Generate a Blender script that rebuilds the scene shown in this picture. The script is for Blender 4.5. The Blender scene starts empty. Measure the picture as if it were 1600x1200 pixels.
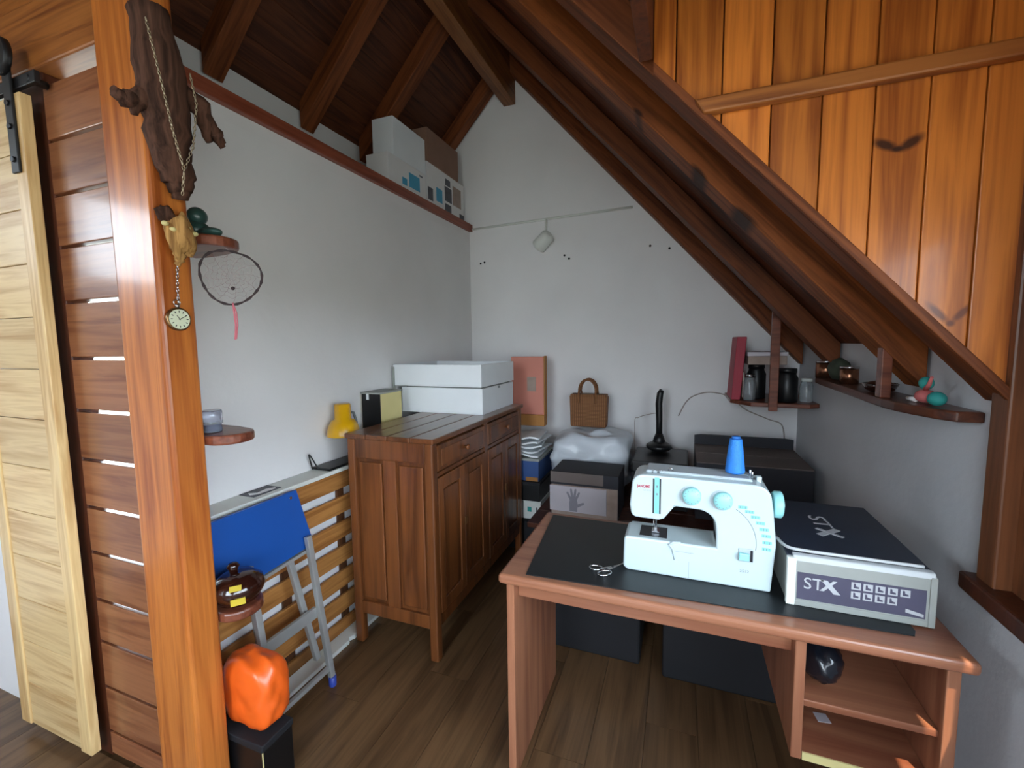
import bpy, bmesh, math, random
from mathutils import Vector, Matrix
random.seed(7)
SC = bpy.context.scene
COL = SC.collection
R = math.radians

# ------------------------------------------------------------------ camera
cam = bpy.data.objects.new('camera', bpy.data.cameras.new('camera'))
COL.objects.link(cam); SC.camera = cam
yaw, pitch, roll = R(20.95), R(5.3), R(-0.75)
fwd = Vector((-math.sin(yaw)*math.cos(pitch), math.cos(yaw)*math.cos(pitch), -math.sin(pitch)))
rt = Vector((math.cos(yaw), math.sin(yaw), 0)); up = rt.cross(fwd)
r2 = rt*math.cos(roll)+up*math.sin(roll); u2 = up*math.cos(roll)-rt*math.sin(roll)
cam.matrix_world = Matrix(((r2.x, u2.x, -fwd.x, 0), (r2.y, u2.y, -fwd.y, 0), (r2.z, u2.z, -fwd.z, 1.5), (0, 0, 0, 1)))
cam.data.sensor_width = 36; cam.data.lens = 36*690/1600
cam.data.clip_start = 0.02

# ------------------------------------------------------------------ world, sun, windows, exposure
SC.view_settings.view_transform = 'Standard'; SC.view_settings.look = 'None'
SC.view_settings.gamma = 1; SC.view_settings.use_curve_mapping = False
SC.view_settings.exposure = 0.1
W = bpy.data.worlds.new('sky'); SC.world = W; W.use_nodes = True
nt = W.node_tree; nt.nodes.clear()
wo = nt.nodes.new('ShaderNodeOutputWorld'); bgn = nt.nodes.new('ShaderNodeBackground')
tc = nt.nodes.new('ShaderNodeTexCoord'); sx = nt.nodes.new('ShaderNodeSeparateXYZ'); rp = nt.nodes.new('ShaderNodeValToRGB')
nt.links.new(tc.outputs['Generated'], sx.inputs[0]); nt.links.new(sx.outputs['Z'], rp.inputs[0])
rp.color_ramp.elements[0].position = 0.0; rp.color_ramp.elements[0].color = (0.34, 0.38, 0.36, 1)
rp.color_ramp.elements[1].position = 0.03; rp.color_ramp.elements[1].color = (0.80, 0.91, 1.0, 1)
e = rp.color_ramp.elements.new(1.0); e.color = (0.64, 0.80, 1.0, 1)
nt.links.new(rp.outputs[0], bgn.inputs[0]); bgn.inputs[1].default_value = 14.5
nt.links.new(bgn.outputs[0], wo.inputs[0])
sun = bpy.data.objects.new('sun', bpy.data.lights.new('sun', 'SUN')); COL.objects.link(sun)
sun.data.energy = 9; sun.data.angle = R(0.6); sun.data.color = (1, 0.82, 0.6)
sun.rotation_euler = Vector((-0.20, 0.45, -1)).to_track_quat('-Z', 'Y').to_euler()
def daylight(name, loc, normal, w, h, energy, color):
    L = bpy.data.objects.new(name, bpy.data.lights.new(name, 'AREA')); COL.objects.link(L)
    L.data.shape = 'RECTANGLE'; L.data.size = w; L.data.size_y = h
    L.location = loc
    n = Vector(normal).normalized()                      # light shines along n
    L.rotation_euler = n.to_track_quat('-Z', 'Z' if abs(n.z) < .9 else 'Y').to_euler()
    L.data.energy = energy; L.data.color = color
    return L
# portals: guide the sky light through the window openings
for nm, loc, n, w, h in (('dormer_window_portal', (0.90, -.59, 1.385), (-1, 0, 0), 3.2, 1.0),
                         ('left_window_portal', (-3.45, -0.35, 2.2), (1, 0, 0), .8, .5),
                         ('rear_window_portal', (-.35, -2.65, 2.0), (0, 1, 0), 1.7, 2.2),
                         ('annex_window_portal', (-3.45, 1.55, 1.4), (1, 0, 0), 1.1, 1.6)):
    L = daylight(nm, loc, n, w, h, 1, (1, 1, 1)); L.data.cycles.is_portal = True

# ------------------------------------------------------------------ materials
MATS = {}
def base_mat(name, rough=.5, metal=0., spec=.5, coat=0., alpha=1., trans=0.):
    m = bpy.data.materials.new(name); m.use_nodes = True; MATS[name] = m
    b = m.node_tree.nodes['Principled BSDF']
    b.inputs['Roughness'].default_value = rough; b.inputs['Metallic'].default_value = metal
    b.inputs['Specular IOR Level'].default_value = spec; b.inputs['Coat Weight'].default_value = coat
    b.inputs['Coat Roughness'].default_value = .12; b.inputs['Transmission Weight'].default_value = trans
    return m, m.node_tree, b
def srgb(c):
    if isinstance(c, str):
        c = [int(c[i:i+2], 16)/255 for i in (0, 2, 4)]
    return tuple((x/12.92 if x <= .04045 else ((x+.055)/1.055)**2.4) for x in c)+(1,)
def coords(n, along=None, a=1., b=1., rnd=True, tilt=0.):
    t = n.nodes.new('ShaderNodeTexCoord'); v = t.outputs['Object']
    if tilt:
        ro = n.nodes.new('ShaderNodeMapping'); ro.inputs['Rotation'].default_value = (0, tilt, 0); n.links.new(v, ro.inputs[0]); v = ro.outputs[0]
    if rnd:
        oi = n.nodes.new('ShaderNodeObjectInfo'); ml = n.nodes.new('ShaderNodeVectorMath'); ml.operation = 'MULTIPLY'
        cx = n.nodes.new('ShaderNodeCombineXYZ')
        for i in range(3): n.links.new(oi.outputs['Random'], cx.inputs[i])
        n.links.new(cx.outputs[0], ml.inputs[0]); ml.inputs[1].default_value = (37.3, 61.7, 83.1)
        ad = n.nodes.new('ShaderNodeVectorMath'); n.links.new(v, ad.inputs[0]); n.links.new(ml.outputs[0], ad.inputs[1]); v = ad.outputs[0]
    mp = n.nodes.new('ShaderNodeMapping'); s = [b, b, b]
    if along: s['XYZ'.index(along)] = a
    mp.inputs['Scale'].default_value = s; n.links.new(v, mp.inputs[0])
    return mp.outputs[0], t
def plain(name, col, rough=.5, metal=0., var=.06, scale=6., bump=0., bscale=60., **k):
    m, n, b = base_mat(name, rough, metal, **k); c = srgb(col)
    v, _ = coords(n, rnd=False); nz = n.nodes.new('ShaderNodeTexNoise'); nz.inputs['Scale'].default_value = scale; nz.inputs['Detail'].default_value = 5
    n.links.new(v, nz.inputs[0]); r = n.nodes.new('ShaderNodeValToRGB')
    r.color_ramp.elements[0].position = .3; r.color_ramp.elements[1].position = .7
    r.color_ramp.elements[0].color = tuple(x*(1-var) for x in c[:3])+(1,); r.color_ramp.elements[1].color = tuple(min(1, x*(1+var)) for x in c[:3])+(1,)
    n.links.new(nz.outputs[0], r.inputs[0]); n.links.new(r.outputs[0], b.inputs['Base Color'])
    if bump:
        n2 = n.nodes.new('ShaderNodeTexNoise'); n2.inputs['Scale'].default_value = bscale; n2.inputs['Detail'].default_value = 6; n.links.new(v, n2.inputs[0])
        bp = n.nodes.new('ShaderNodeBump'); bp.inputs['Strength'].default_value = bump; bp.inputs['Distance'].default_value = .004
        n.links.new(n2.outputs[0], bp.inputs['Height']); n.links.new(bp.outputs[0], b.inputs['Normal'])
    return m
def wood(name, dark, light, along, rough=.4, coat=.0, rings=9., knots=0., knot_col='2a1208', spots=(), vary=.25, spec=.4, grain=1., tilt=0.):
    m, n, b = base_mat(name, rough, spec=spec, coat=coat)
    v, t = coords(n, along, .45, 7., tilt=tilt)
    n1 = n.nodes.new('ShaderNodeTexNoise'); n1.inputs['Scale'].default_value = rings*.35; n1.inputs['Detail'].default_value = 4; n1.inputs['Distortion'].default_value = .6
    n.links.new(v, n1.inputs[0])
    mm = n.nodes.new('ShaderNodeMath'); mm.operation = 'MULTIPLY'; n.links.new(n1.outputs[0], mm.inputs[0]); mm.inputs[1].default_value = 5.5
    fr = n.nodes.new('ShaderNodeMath'); fr.operation = 'PINGPONG'; n.links.new(mm.outputs[0], fr.inputs[0]); fr.inputs[1].default_value = 1.
    v2, _ = coords(n, along, 2.5, 150., tilt=tilt)
    n2 = n.nodes.new('ShaderNodeTexNoise'); n2.inputs['Scale'].default_value = 1.; n2.inputs['Detail'].default_value = 3; n.links.new(v2, n2.inputs[0])
    mx = n.nodes.new('ShaderNodeMath'); mx.operation = 'MULTIPLY_ADD'; n.links.new(fr.outputs[0], mx.inputs[0]); mx.inputs[1].default_value = .6
    m3 = n.nodes.new('ShaderNodeMath'); m3.operation = 'MULTIPLY'; n.links.new(n2.outputs[0], m3.inputs[0]); m3.inputs[1].default_value = .55*grain
    n.links.new(m3.outputs[0], mx.inputs[2])
    r = n.nodes.new('ShaderNodeValToRGB'); d, l = srgb(dark), srgb(light)
    r.color_ramp.elements[0].position = .1; r.color_ramp.elements[0].color = d
    r.color_ramp.elements[1].position = .85; r.color_ramp.elements[1].color = l
    n.links.new(mx.outputs[0], r.inputs[0])
    # each piece a little lighter or darker than the next
    oi = n.nodes.new('ShaderNodeObjectInfo'); hs = n.nodes.new('ShaderNodeHueSaturation')
    mr = n.nodes.new('ShaderNodeMapRange'); n.links.new(oi.outputs['Random'], mr.inputs[0]); mr.inputs[3].default_value = 1-vary; mr.inputs[4].default_value = 1+vary
    n.links.new(mr.outputs[0], hs.inputs['Value']); n.links.new(r.outputs[0], hs.inputs['Color']); out = hs.outputs[0]
    def mask_mix(fac, out):
        mc = n.nodes.new('ShaderNodeMix'); mc.data_type = 'RGBA'; n.links.new(fac, mc.inputs[0]); n.links.new(out, mc.inputs[6]); mc.inputs[7].default_value = srgb(knot_col)
        return mc.outputs[2]
    if knots:
        v3, _ = coords(n, along, 1.5, 5., tilt=tilt)
        vo = n.nodes.new('ShaderNodeTexVoronoi'); vo.inputs['Scale'].default_value = knots; n.links.new(v3, vo.inputs[0])
        k = n.nodes.new('ShaderNodeMapRange'); n.links.new(vo.outputs['Distance'], k.inputs[0]); k.inputs[1].default_value = .05; k.inputs[2].default_value = .16; k.inputs[3].default_value = .85; k.inputs[4].default_value = 0
        out = mask_mix(k.outputs[0], out)
    for (c, rad, ang) in spots:                          # single knots at set places of the board: (centre xyz, radii uv, angle)
        mp = n.nodes.new('ShaderNodeMapping'); mp.vector_type = 'TEXTURE'; mp.inputs['Location'].default_value = c
        mp.inputs['Rotation'].default_value = (0, ang, 0); mp.inputs['Scale'].default_value = (rad[0], 1000, rad[1])
        n.links.new(t.outputs['Object'], mp.inputs[0])
        ln = n.nodes.new('ShaderNodeVectorMath'); ln.operation = 'LENGTH'; n.links.new(mp.outputs[0], ln.inputs[0])
        k = n.nodes.new('ShaderNodeMapRange'); n.links.new(ln.outputs['Value'], k.inputs[0]); k.inputs[1].default_value = .45; k.inputs[2].default_value = 1.1; k.inputs[3].default_value = .9; k.inputs[4].default_value = 0
        out = mask_mix(k.outputs[0], out)
    n.links.new(out, b.inputs['Base Color'])
    bp = n.nodes.new('ShaderNodeBump'); bp.inputs['Strength'].default_value = .12; bp.inputs['Distance'].default_value = .002
    n.links.new(mx.outputs[0], bp.inputs['Height']); n.links.new(bp.outputs[0], b.inputs['Normal'])
    return m

M = dict(
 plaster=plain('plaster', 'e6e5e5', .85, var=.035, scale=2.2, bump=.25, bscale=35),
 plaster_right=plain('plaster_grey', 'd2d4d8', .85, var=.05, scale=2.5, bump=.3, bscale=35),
 ceil=wood('ceiling_wood', '2f1710', '60351f', 'Y', .6, knots=.5, vary=.2, spec=.3),
 ceilx=wood('ceiling_wood_slope', '34180e', '683519', 'X', .6, knots=.4, vary=.15, tilt=R(-48)),
 rafter=wood('rafter_wood', '48220f', '7b4322', 'X', .6, knots=.35, vary=.12, tilt=R(-48), spec=.25),
 rafterl=wood('rafter_wood_left', '48220f', '7b4322', 'X', .6, knots=.35, vary=.12, tilt=R(46.4), spec=.25),
 ridge=wood('ridge_wood', '5a3018', '8e5a30', 'Y', .5, vary=.1),
 trimwood=wood('trim_wood', '6a2d1c', '94503a', 'Y', .4, vary=.1),
 cheek=wood('varnished_pine', '7d3a10', 'c9762c', 'Z', .42, coat=.12, knots=.0, vary=.2, rings=7),
 post=wood('post_wood', '8a3f18', 'c67634', 'Z', .34, coat=.32, rings=6, vary=.05),
 slat=wood('partition_wood', '6a3720', '96603e', 'X', .36, coat=.3, knots=.35, vary=.12),
 jamb=wood('jamb_wood', '331508', '552a17', 'Z', .4, vary=.05),
 pale=wood('pale_pine', 'b68a52', 'e2c48f', 'X', .4, coat=.25, knots=.4, knot_col='6b4424', vary=.09),
 palev=wood('pale_pine_upright', 'b68a52', 'e0c18a', 'Z', .4, coat=.25, vary=.06),
 beam=wood('beam_wood', '6a3618', 'a5652f', 'X', .45, vary=.1),
 floor=wood('floor_wood', '45311f', '6f5338', 'Y', .33, coat=.15, vary=.14, rings=6),
 walnut=wood('walnut_front', '42220f', '774522', 'Z', .38, coat=.25, vary=.1, rings=5),
 walnut_top=wood('walnut_top', '452613', '704224', 'Y', .3, coat=.35, vary=.1),
 desk=wood('desk_veneer', '7d4833', 'a87154', 'X', .35, coat=.3, vary=.05, rings=4, grain=.6),
 deskv=wood('desk_veneer_upright', '7d4833', 'ab7456', 'Z', .4, coat=.2, vary=.05, rings=4, grain=.6),
 desky=wood('desk_veneer_deep', '8a4a30', 'b87048', 'Y', .35, coat=.3, vary=.05, rings=4, grain=.6),
 shelf=wood('shelf_wood', '4c2014', '7d4530', 'X', .4, coat=.3, vary=.1),
 shelfy=wood('shelf_wood_long', '36190f', '62341f', 'Y', .4, coat=.3, vary=.1),
 bedslat=wood('screen_slat_wood', '8a5526', 'bd8448', 'Y', .5, vary=.12, knots=.3),
 stud=wood('screen_stud_wood', '3c2110', '5e3a20', 'Z', .6, vary=.1),
 drift=wood('driftwood', '1d110c', '5a3d30', 'Z', .9, rings=14, vary=.05, spec=.2),
 root=wood('carved_root', '5a3316', 'c09358', 'Z', .8, rings=16, vary=.05, spec=.2),
 white=plain('white_card', 'e6ebee', .5, var=.02),
 white2=plain('white_board', 'dfe3dd', .55, var=.05, scale=5),
 machine=plain('machine_plastic', 'c6d7db', .3, var=.01, coat=.2),  # white plastic; the slight cyan tint carries flare in the colour
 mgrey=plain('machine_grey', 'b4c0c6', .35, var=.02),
 teal=plain('machine_teal', '86d8dc', .35, var=.02),
 dial=plain('dial_teal', '9fe4e6', .3, var=.02),
 metal=plain('steel', 'c9ccd0', .25, metal=1., var=.03),
 alu=plain('aluminium', 'b4b6b4', .45, metal=.5, var=.06, scale=12),
 darkmetal=plain('dark_steel', '4a4d52', .35, metal=.9),
 black=plain('black_plastic', '0e0f11', .4, var=.1),
 blackiron=plain('black_iron', '16171a', .5, var=.15),
 blackmatte=plain('black_matte', '14151a', .75, var=.15),
 mat=plain('desk_mat', '11171b', .42, var=.12, scale=30, bump=.15, bscale=400),
 blackbag=plain('black_bag', '10151d', .22, var=.2, coat=.3),
 blue=plain('blue_laminate', '1552a6', .45, var=.03),
 bluecap=plain('blue_cap', '3a4fb0', .4),
 bluecard=plain('blue_card', '2f4f86', .6, var=.08),
 thread=plain('blue_thread', '2f86e6', .6, var=.08, scale=80, bump=.4, bscale=300),
 core=plain('thread_core', '2a6fc0', .4),
 orange=plain('orange_bag', 'f0641e', .35, var=.08, scale=10, coat=.2),
 yellow=plain('yellow_enamel', 'd9a40f', .3, var=.04, coat=.3),
 grey=plain('grey_metal', '7e8482', .4, var=.05),
 cream=plain('cream_card', 'd6c98c', .6, var=.04),
 pink=plain('pink_card', 'cf8574', .7, var=.05, scale=4),
 ochre=plain('ochre_card', 'a9743a', .7, var=.08),
 brown=plain('brown_cardboard', '8a6a58', .8, var=.08),
 darkcard=plain('dark_cardboard', '2b2c33', .7, var=.12),
 lidcard=plain('lid_cardboard', '6d625e', .7, var=.1),
 plasticbag=plain('grey_plastic_bag', 'd2d9e0', .38, var=.06, scale=9, bump=1., bscale=11, coat=.15),
 boxgrey=plain('box_card', '989c97', .55, var=.06, scale=10),
 boxnavy=plain('box_lid_print', '2b3443', .4, var=.15, scale=7),
 boxpurple=plain('box_front_print', '4c4a5e', .5, var=.12, scale=9),
 print_grey=plain('print_grey', '55565e', .6, var=.25, scale=20),
 print_cyan=plain('print_cyan', '3f9fc4', .5, var=.08),
 print_brown=plain('print_brown', 'a08c80', .6, var=.15, scale=15),
 print_white=plain('print_white', 'e4e4e4', .55, var=.02),
 print_hand=plain('print_hand', '8d8a93', .6, var=.06),
 print_paper=plain('print_paper', 'c2bcc2', .5, var=.07, scale=4),
 red=plain('red_binding', 'a01c36', .55, var=.08),
 redtext=plain('red_ink', 'c0344a', .5),
 gline=plain('seam_grey', '7f8f97', .5),
 gtext=plain('grey_ink', '8d9aa0', .5),
 ctext=plain('pale_ink', 'b9bcc0', .5),
 copper=plain('copper_tin', '9a6b52', .25, metal=.9),
 brownglaze=plain('brown_glaze', '2a120c', .12, var=.1, coat=.6),
 labelyellow=plain('yellow_label', 'c9b23a', .5),
 green=plain('green_stone', '2f4a45', .3, var=.3, scale=25),
 greendark=plain('dark_green_cloth', '3a4234', .8, var=.2, scale=18),
 mirror=plain('mirror_face', 'c5cec4', .12, metal=.6, var=.02),
 figpink=plain('figurine_pink', 'd0706e', .6, var=.1), figteal=plain('figurine_teal', '2f9a94', .6, var=.1),
 wicker=None, chain=plain('chain_metal', 'b8a88c', .35, metal=.8), brass=plain('aged_brass', '8a6a48', .3, metal=.9),
 watchface=plain('watch_face', 'd9dfc2', .4, var=.04), ring=plain('bark_ring', '35282a', .8, var=.3, scale=40),
 web=plain('web_thread', 'a08d90', .7), tassel=plain('pink_cord', 'c46a76', .8), cable=plain('pale_cable', 'a39a92', .6),
 whitecable=plain('white_cable', 'bfc4c6', .4), glasswin=None, frame=wood('window_frame', '4a2815', '7a4a2c', 'Z', .4, vary=.05),
)
def wicker():
    m, n, b = base_mat('wicker', .7); v, _ = coords(n, rnd=False)
    w1 = n.nodes.new('ShaderNodeTexWave'); w1.inputs['Scale'].default_value = 32; w1.bands_direction = 'Z'; n.links.new(v, w1.inputs[0]); w1.inputs['Distortion'].default_value = 1
    w2 = n.nodes.new('ShaderNodeTexWave'); w2.inputs['Scale'].default_value = 22; w2.bands_direction = 'X'; n.links.new(v, w2.inputs[0])
    mu = n.nodes.new('ShaderNodeMath'); mu.operation = 'MULTIPLY'; n.links.new(w1.outputs['Fac'], mu.inputs[0]); n.links.new(w2.outputs['Fac'], mu.inputs[1])
    r = n.nodes.new('ShaderNodeValToRGB'); r.color_ramp.elements[0].color = srgb('6e4524'); r.color_ramp.elements[1].color = srgb('a9754a')
    n.links.new(mu.outputs[0], r.inputs[0]); n.links.new(r.outputs[0], b.inputs['Base Color'])
    bp = n.nodes.new('ShaderNodeBump'); bp.inputs['Strength'].default_value = .6; bp.inputs['Distance'].default_value = .004
    n.links.new(mu.outputs[0], bp.inputs['Height']); n.links.new(bp.outputs[0], b.inputs['Normal']); return m
M['wicker'] = wicker()
def glass(name, tint, rough=.02, tr=1.):
    m, n, b = base_mat(name, rough, trans=tr); b.inputs['Base Color'].default_value = srgb(tint); b.inputs['IOR'].default_value = 1.45; return m
M['jar'] = glass('jar_glass', 'c8cfe0', .08, .75); M['clear'] = glass('clear_glass', 'dfe6ea', .05, .8)
def pane_mat():
    m = bpy.data.materials.new('window_glass'); m.use_nodes = True; n = m.node_tree; n.nodes.clear()
    o = n.nodes.new('ShaderNodeOutputMaterial'); t = n.nodes.new('ShaderNodeBsdfTransparent'); g = n.nodes.new('ShaderNodeBsdfGlossy'); mx = n.nodes.new('ShaderNodeMixShader')
    g.inputs['Roughness'].default_value = .02; mx.inputs[0].default_value = .06
    n.links.new(t.outputs[0], mx.inputs[1]); n.links.new(g.outputs[0], mx.inputs[2]); n.links.new(mx.outputs[0], o.inputs[0]); return m
M['glasswin'] = pane_mat()

# ------------------------------------------------------------------ mesh helpers (world coordinates in, object origin at the base)
class MB:
    def __init__(s): s.v = []; s.f = []; s.sm = []
    def add(s, vs, fs, smooth=False):
        o = len(s.v); s.v += [Vector(p) for p in vs]
        for f in fs: s.f.append([i+o for i in f]); s.sm.append(smooth)
        return s
    def box(s, x0, x1, y0, y1, z0, z1):
        return s.add([(x0,y0,z0),(x1,y0,z0),(x1,y1,z0),(x0,y1,z0),(x0,y0,z1),(x1,y0,z1),(x1,y1,z1),(x0,y1,z1)],
                     [(0,3,2,1),(4,5,6,7),(0,1,5,4),(1,2,6,5),(2,3,7,6),(3,0,4,7)])
    def prism(s, poly, ax, a, b, smooth=False):           # poly in the two remaining axes (in xyz order)
        n = len(poly)
        def P(u, w, t): return {'X': (t, u, w), 'Y': (u, t, w), 'Z': (u, w, t)}[ax]
        vs = [P(u, w, a) for u, w in poly]+[P(u, w, b) for u, w in poly]
        fs = [tuple(range(n))[::-1], tuple(range(n, 2*n))]
        s.add(vs, fs); o = len(s.v)-2*n
        for i in range(n):
            j = (i+1) % n; s.f.append([o+i, o+j, o+n+j, o+n+i]); s.sm.append(smooth)
        return s
    def lathe(s, prof, c=(0,0,0), n=20, ax='Z', smooth=True):
        vs = []
        for r, h in prof:
            for k in range(n):
                a = 2*math.pi*k/n; u, w = r*math.cos(a), r*math.sin(a)
                vs.append({'Z': (c[0]+u, c[1]+w, c[2]+h), 'Y': (c[0]+u, c[1]+h, c[2]+w), 'X': (c[0]+h, c[1]+u, c[2]+w)}[ax])
        fs = []
        for i in range(len(prof)-1):
            for k in range(n):
                k2 = (k+1) % n; fs.append((i*n+k, i*n+k2, (i+1)*n+k2, (i+1)*n+k))
        s.add(vs, fs, smooth)
        o = len(s.v)-len(vs); s.f.append([o+k for k in range(n)][::-1]); s.sm.append(False)
        s.f.append([o+(len(prof)-1)*n+k for k in range(n)]); s.sm.append(False)
        return s
    def tube(s, pts, r, n=8, closed=False):
        pts = [Vector(p) for p in pts]; m = len(pts); rr = r if isinstance(r, (list, tuple)) else [r]*m
        vs = []; prev = None
        for i, p in enumerate(pts):
            a = pts[i-1] if (i > 0 or closed) else p; b = pts[(i+1) % m] if (i < m-1 or closed) else p
            t = (b-a).normalized()
            if prev is None:
                h = Vector((0,0,1)) if abs(t.z) < .9 else Vector((1,0,0)); u = t.cross(h).normalized()
            else: u = (prev-t*prev.dot(t)).normalized()
            prev = u; w = t.cross(u)
            for k in range(n):
                an = 2*math.pi*k/n; vs.append(p+(u*math.cos(an)+w*math.sin(an))*rr[i])
        fs = []
        for i in range(m if closed else m-1):
            i2 = (i+1) % m
            for k in range(n):
                k2 = (k+1) % n; fs.append((i*n+k, i*n+k2, i2*n+k2, i2*n+k))
        s.add(vs, fs, True)
        if not closed:
            o = len(s.v)-len(vs); s.f.append([o+k for k in range(n)][::-1]); s.sm.append(False); s.f.append([o+(m-1)*n+k for k in range(n)]); s.sm.append(False)
        return s
    def blob(s, c, rad, n=24, k=14, fn=None):             # closed rounded lump; fn(dir)->scale
        vs = []; fs = []
        for i in range(1, k):
            th = math.pi*i/k
            for j in range(n):
                ph = 2*math.pi*j/n; d = Vector((math.sin(th)*math.cos(ph), math.sin(th)*math.sin(ph), math.cos(th)))
                q = fn(d) if fn else 1.
                vs.append((c[0]+d.x*rad[0]*q, c[1]+d.y*rad[1]*q, c[2]+d.z*rad[2]*q))
        t = len(vs)
        for dz in (1, -1):
            q = fn(Vector((0,0,dz))) if fn else 1.; vs.append((c[0], c[1], c[2]+dz*rad[2]*q))
        for i in range(k-2):
            for j in range(n):
                j2 = (j+1) % n; fs.append((i*n+j, (i+1)*n+j, (i+1)*n+j2, i*n+j2))
        for j in range(n):
            j2 = (j+1) % n; fs.append((t, j, j2)); fs.append((t+1, (k-2)*n+j2, (k-2)*n+j))
        return s.add(vs, fs, True)
    def xf(s, m):
        s.v = [m @ p for p in s.v]; return s
    def build(s, name, mat, parent=None, bevel=0., seg=2, subsurf=0, mesh_only=False):
        lo = Vector([min(p[i] for p in s.v) for i in range(3)]); hi = Vector([max(p[i] for p in s.v) for i in range(3)])
        org = Vector(((lo.x+hi.x)/2, (lo.y+hi.y)/2, lo.z))
        me = bpy.data.meshes.new(name); me.from_pydata([p-org for p in s.v], [], s.f); me.update()
        me.polygons.foreach_set('use_smooth', s.sm)
        bm = bmesh.new(); bm.from_mesh(me); bmesh.ops.recalc_face_normals(bm, faces=bm.faces); bm.to_mesh(me); bm.free()
        me.materials.append(M[mat] if isinstance(mat, str) else mat)
        o = bpy.data.objects.new(name, me); COL.objects.link(o); o.location = org
        if parent: adopt(o, parent)
        if bevel:
            b = o.modifiers.new('bevel', 'BEVEL'); b.width = bevel; b.segments = seg; b.limit_method = 'ANGLE'; b.angle_limit = R(40)
        if subsurf:
            b = o.modifiers.new('sub', 'SUBSURF'); b.levels = subsurf; b.render_levels = subsurf
        return o
def curve(pts, n=6):                                      # smooth line through the points
    P = [Vector(p) for p in pts]; P = [P[0]]+P+[P[-1]]; out = []
    for i in range(1, len(P)-2):
        a, b, c, d = P[i-1:i+3]
        for k in range(n):
            t = k/n; out.append(.5*((2*b)+(c-a)*t+(2*a-5*b+4*c-d)*t*t+(3*b-a-3*c+d)*t*t*t))
    return out+[P[-2]]
def adopt(o, parent):
    o.parent = parent; o.matrix_parent_inverse = parent.matrix_basis.inverted()
def tag(o, label, cat=None, group=None, kind=None):
    o['label'] = label
    if cat: o['category'] = cat
    if group: o['group'] = group
    if kind: o['kind'] = kind
    return o
def thing(name, label, cat, loc, group=None, kind=None):
    o = bpy.data.objects.new(name, None); COL.objects.link(o); o.location = loc; o.empty_display_size = .05
    return tag(o, label, cat, group, kind)
def B(*a): return MB().box(*a)
def share(o, name, loc, parent):                          # another piece with the same mesh
    c = o.copy(); c.name = name; COL.objects.link(c); c.parent = None; c.location = loc; c.rotation_euler = (0,0,0)
    c.matrix_parent_inverse = Matrix.Identity(4); adopt(c, parent); return c
def text(name, s, mat, parent, loc, size, xdir, ydir, bold=False, width=None, offset=0.):
    cu = bpy.data.curves.new(name, 'FONT'); cu.body = s; cu.size = size; cu.extrude = .0004; cu.offset = offset; cu.resolution_u = 4
    o = bpy.data.objects.new(name, cu); COL.objects.link(o)
    dg = bpy.context.evaluated_depsgraph_get(); me = bpy.data.meshes.new_from_object(o.evaluated_get(dg)); bpy.data.objects.remove(o)
    x = Vector(xdir).normalized(); y = Vector(ydir).normalized(); z = x.cross(y)
    w = max(v.co.x for v in me.vertices)-min(v.co.x for v in me.vertices); k = (width/w if width else 1.)
    for v in me.vertices: v.co = x*v.co.x*k+y*v.co.y+z*v.co.z
    me.materials.clear(); me.materials.append(M[mat]); me.name = name
    t = bpy.data.objects.new(name, me); COL.objects.link(t); t.location = loc
    adopt(t, parent); return t
def struct(o, label): return tag(o, label, kind='structure')

XL, XR, YB = -1.72, 0.76, 3.52
zlb = lambda x: 5.055+1.05*x        # underside of the left rafters
zrb = lambda x: 2.166-1.11*x        # underside of the right rafters
zl = lambda x: 5.20+1.05*x          # ceiling boards
zr = lambda x: 2.32-1.11*x
PY = 1.40                           # dormer cheek

# ------------------------------------------------------------------ floor
fl = MB().box(-3.45, .86, -2.65, .9, -.09, -.012).box(-3.45, .86, .9, 3.6, -.09, -.012).build('floor', 'floor')
struct(fl, 'brown wooden plank floor')
pw = .19; pm = None; i = 0
x = -2.57
while x < XR-.01:
    w = min(pw, XR-x); y = -.6-(i*.47) % 1.2
    while y < YB:
        a, b = max(y, -.6), min(y+1.2, YB if x > XL-.1 else .86)
        if b-a > .05:
            if pm and abs(w-pw) < 1e-4 and abs(b-a-1.2) < 1e-4: share(pm, 'plank', (x+w/2, (a+b)/2, -.012), fl)
            else:
                o = B(x+.0008, x+w-.0008, a+.0008, b-.0008, -.012, 0).build('plank', 'floor', fl)
                if abs(w-pw) < 1e-4 and abs(b-a-1.2) < 1e-4: pm = o
        y += 1.2
    x += pw; i += 1

# ------------------------------------------------------------------ walls
struct(B(XL-.05, XL, .97, YB, 0, 2.40).build('wall_left', 'plaster'), 'white plaster wall on the left under the rafters')
struct(B(-2.24, XL, .97, YB, 2.40, 2.455).build('trim_1', 'plaster'), 'white ledge on top of the left wall')
struct(B(-2.26, -2.18, .955, YB, 2.30, 3.2).build('wall_eaves', 'plaster'), 'white plaster strip under the eaves above the left wall')
struct(B(XL-.03, XL+.03, .9, YB, 2.452, 2.51).build('trim_2', 'trimwood', bevel=.004), 'reddish wooden trim along the top of the left wall')
wb = B(-2.3, .9, YB, YB+.1, -.05, 4.0).build('wall_back', 'plaster'); struct(wb, 'white plaster gable wall at the back')
for q in ((-1.621,2.181),(-1.585,2.189),(-.885,2.191),(-.848,2.163),(-.231,2.208),(-.095,2.178)):
    MB().lathe([(.009,0),(.007,-.004),(.002,-.006)], (q[0], YB, q[1]), 8, 'Y').build('nail_hole', 'blackmatte', wb)
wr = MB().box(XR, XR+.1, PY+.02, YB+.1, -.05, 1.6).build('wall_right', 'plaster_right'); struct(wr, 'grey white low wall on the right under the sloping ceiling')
struct(B(XR, XR+.1, -2.65, PY+.02, -.05, .87).build('wall_below_window', 'plaster_right'), 'grey plaster wall below the dormer window')
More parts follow.
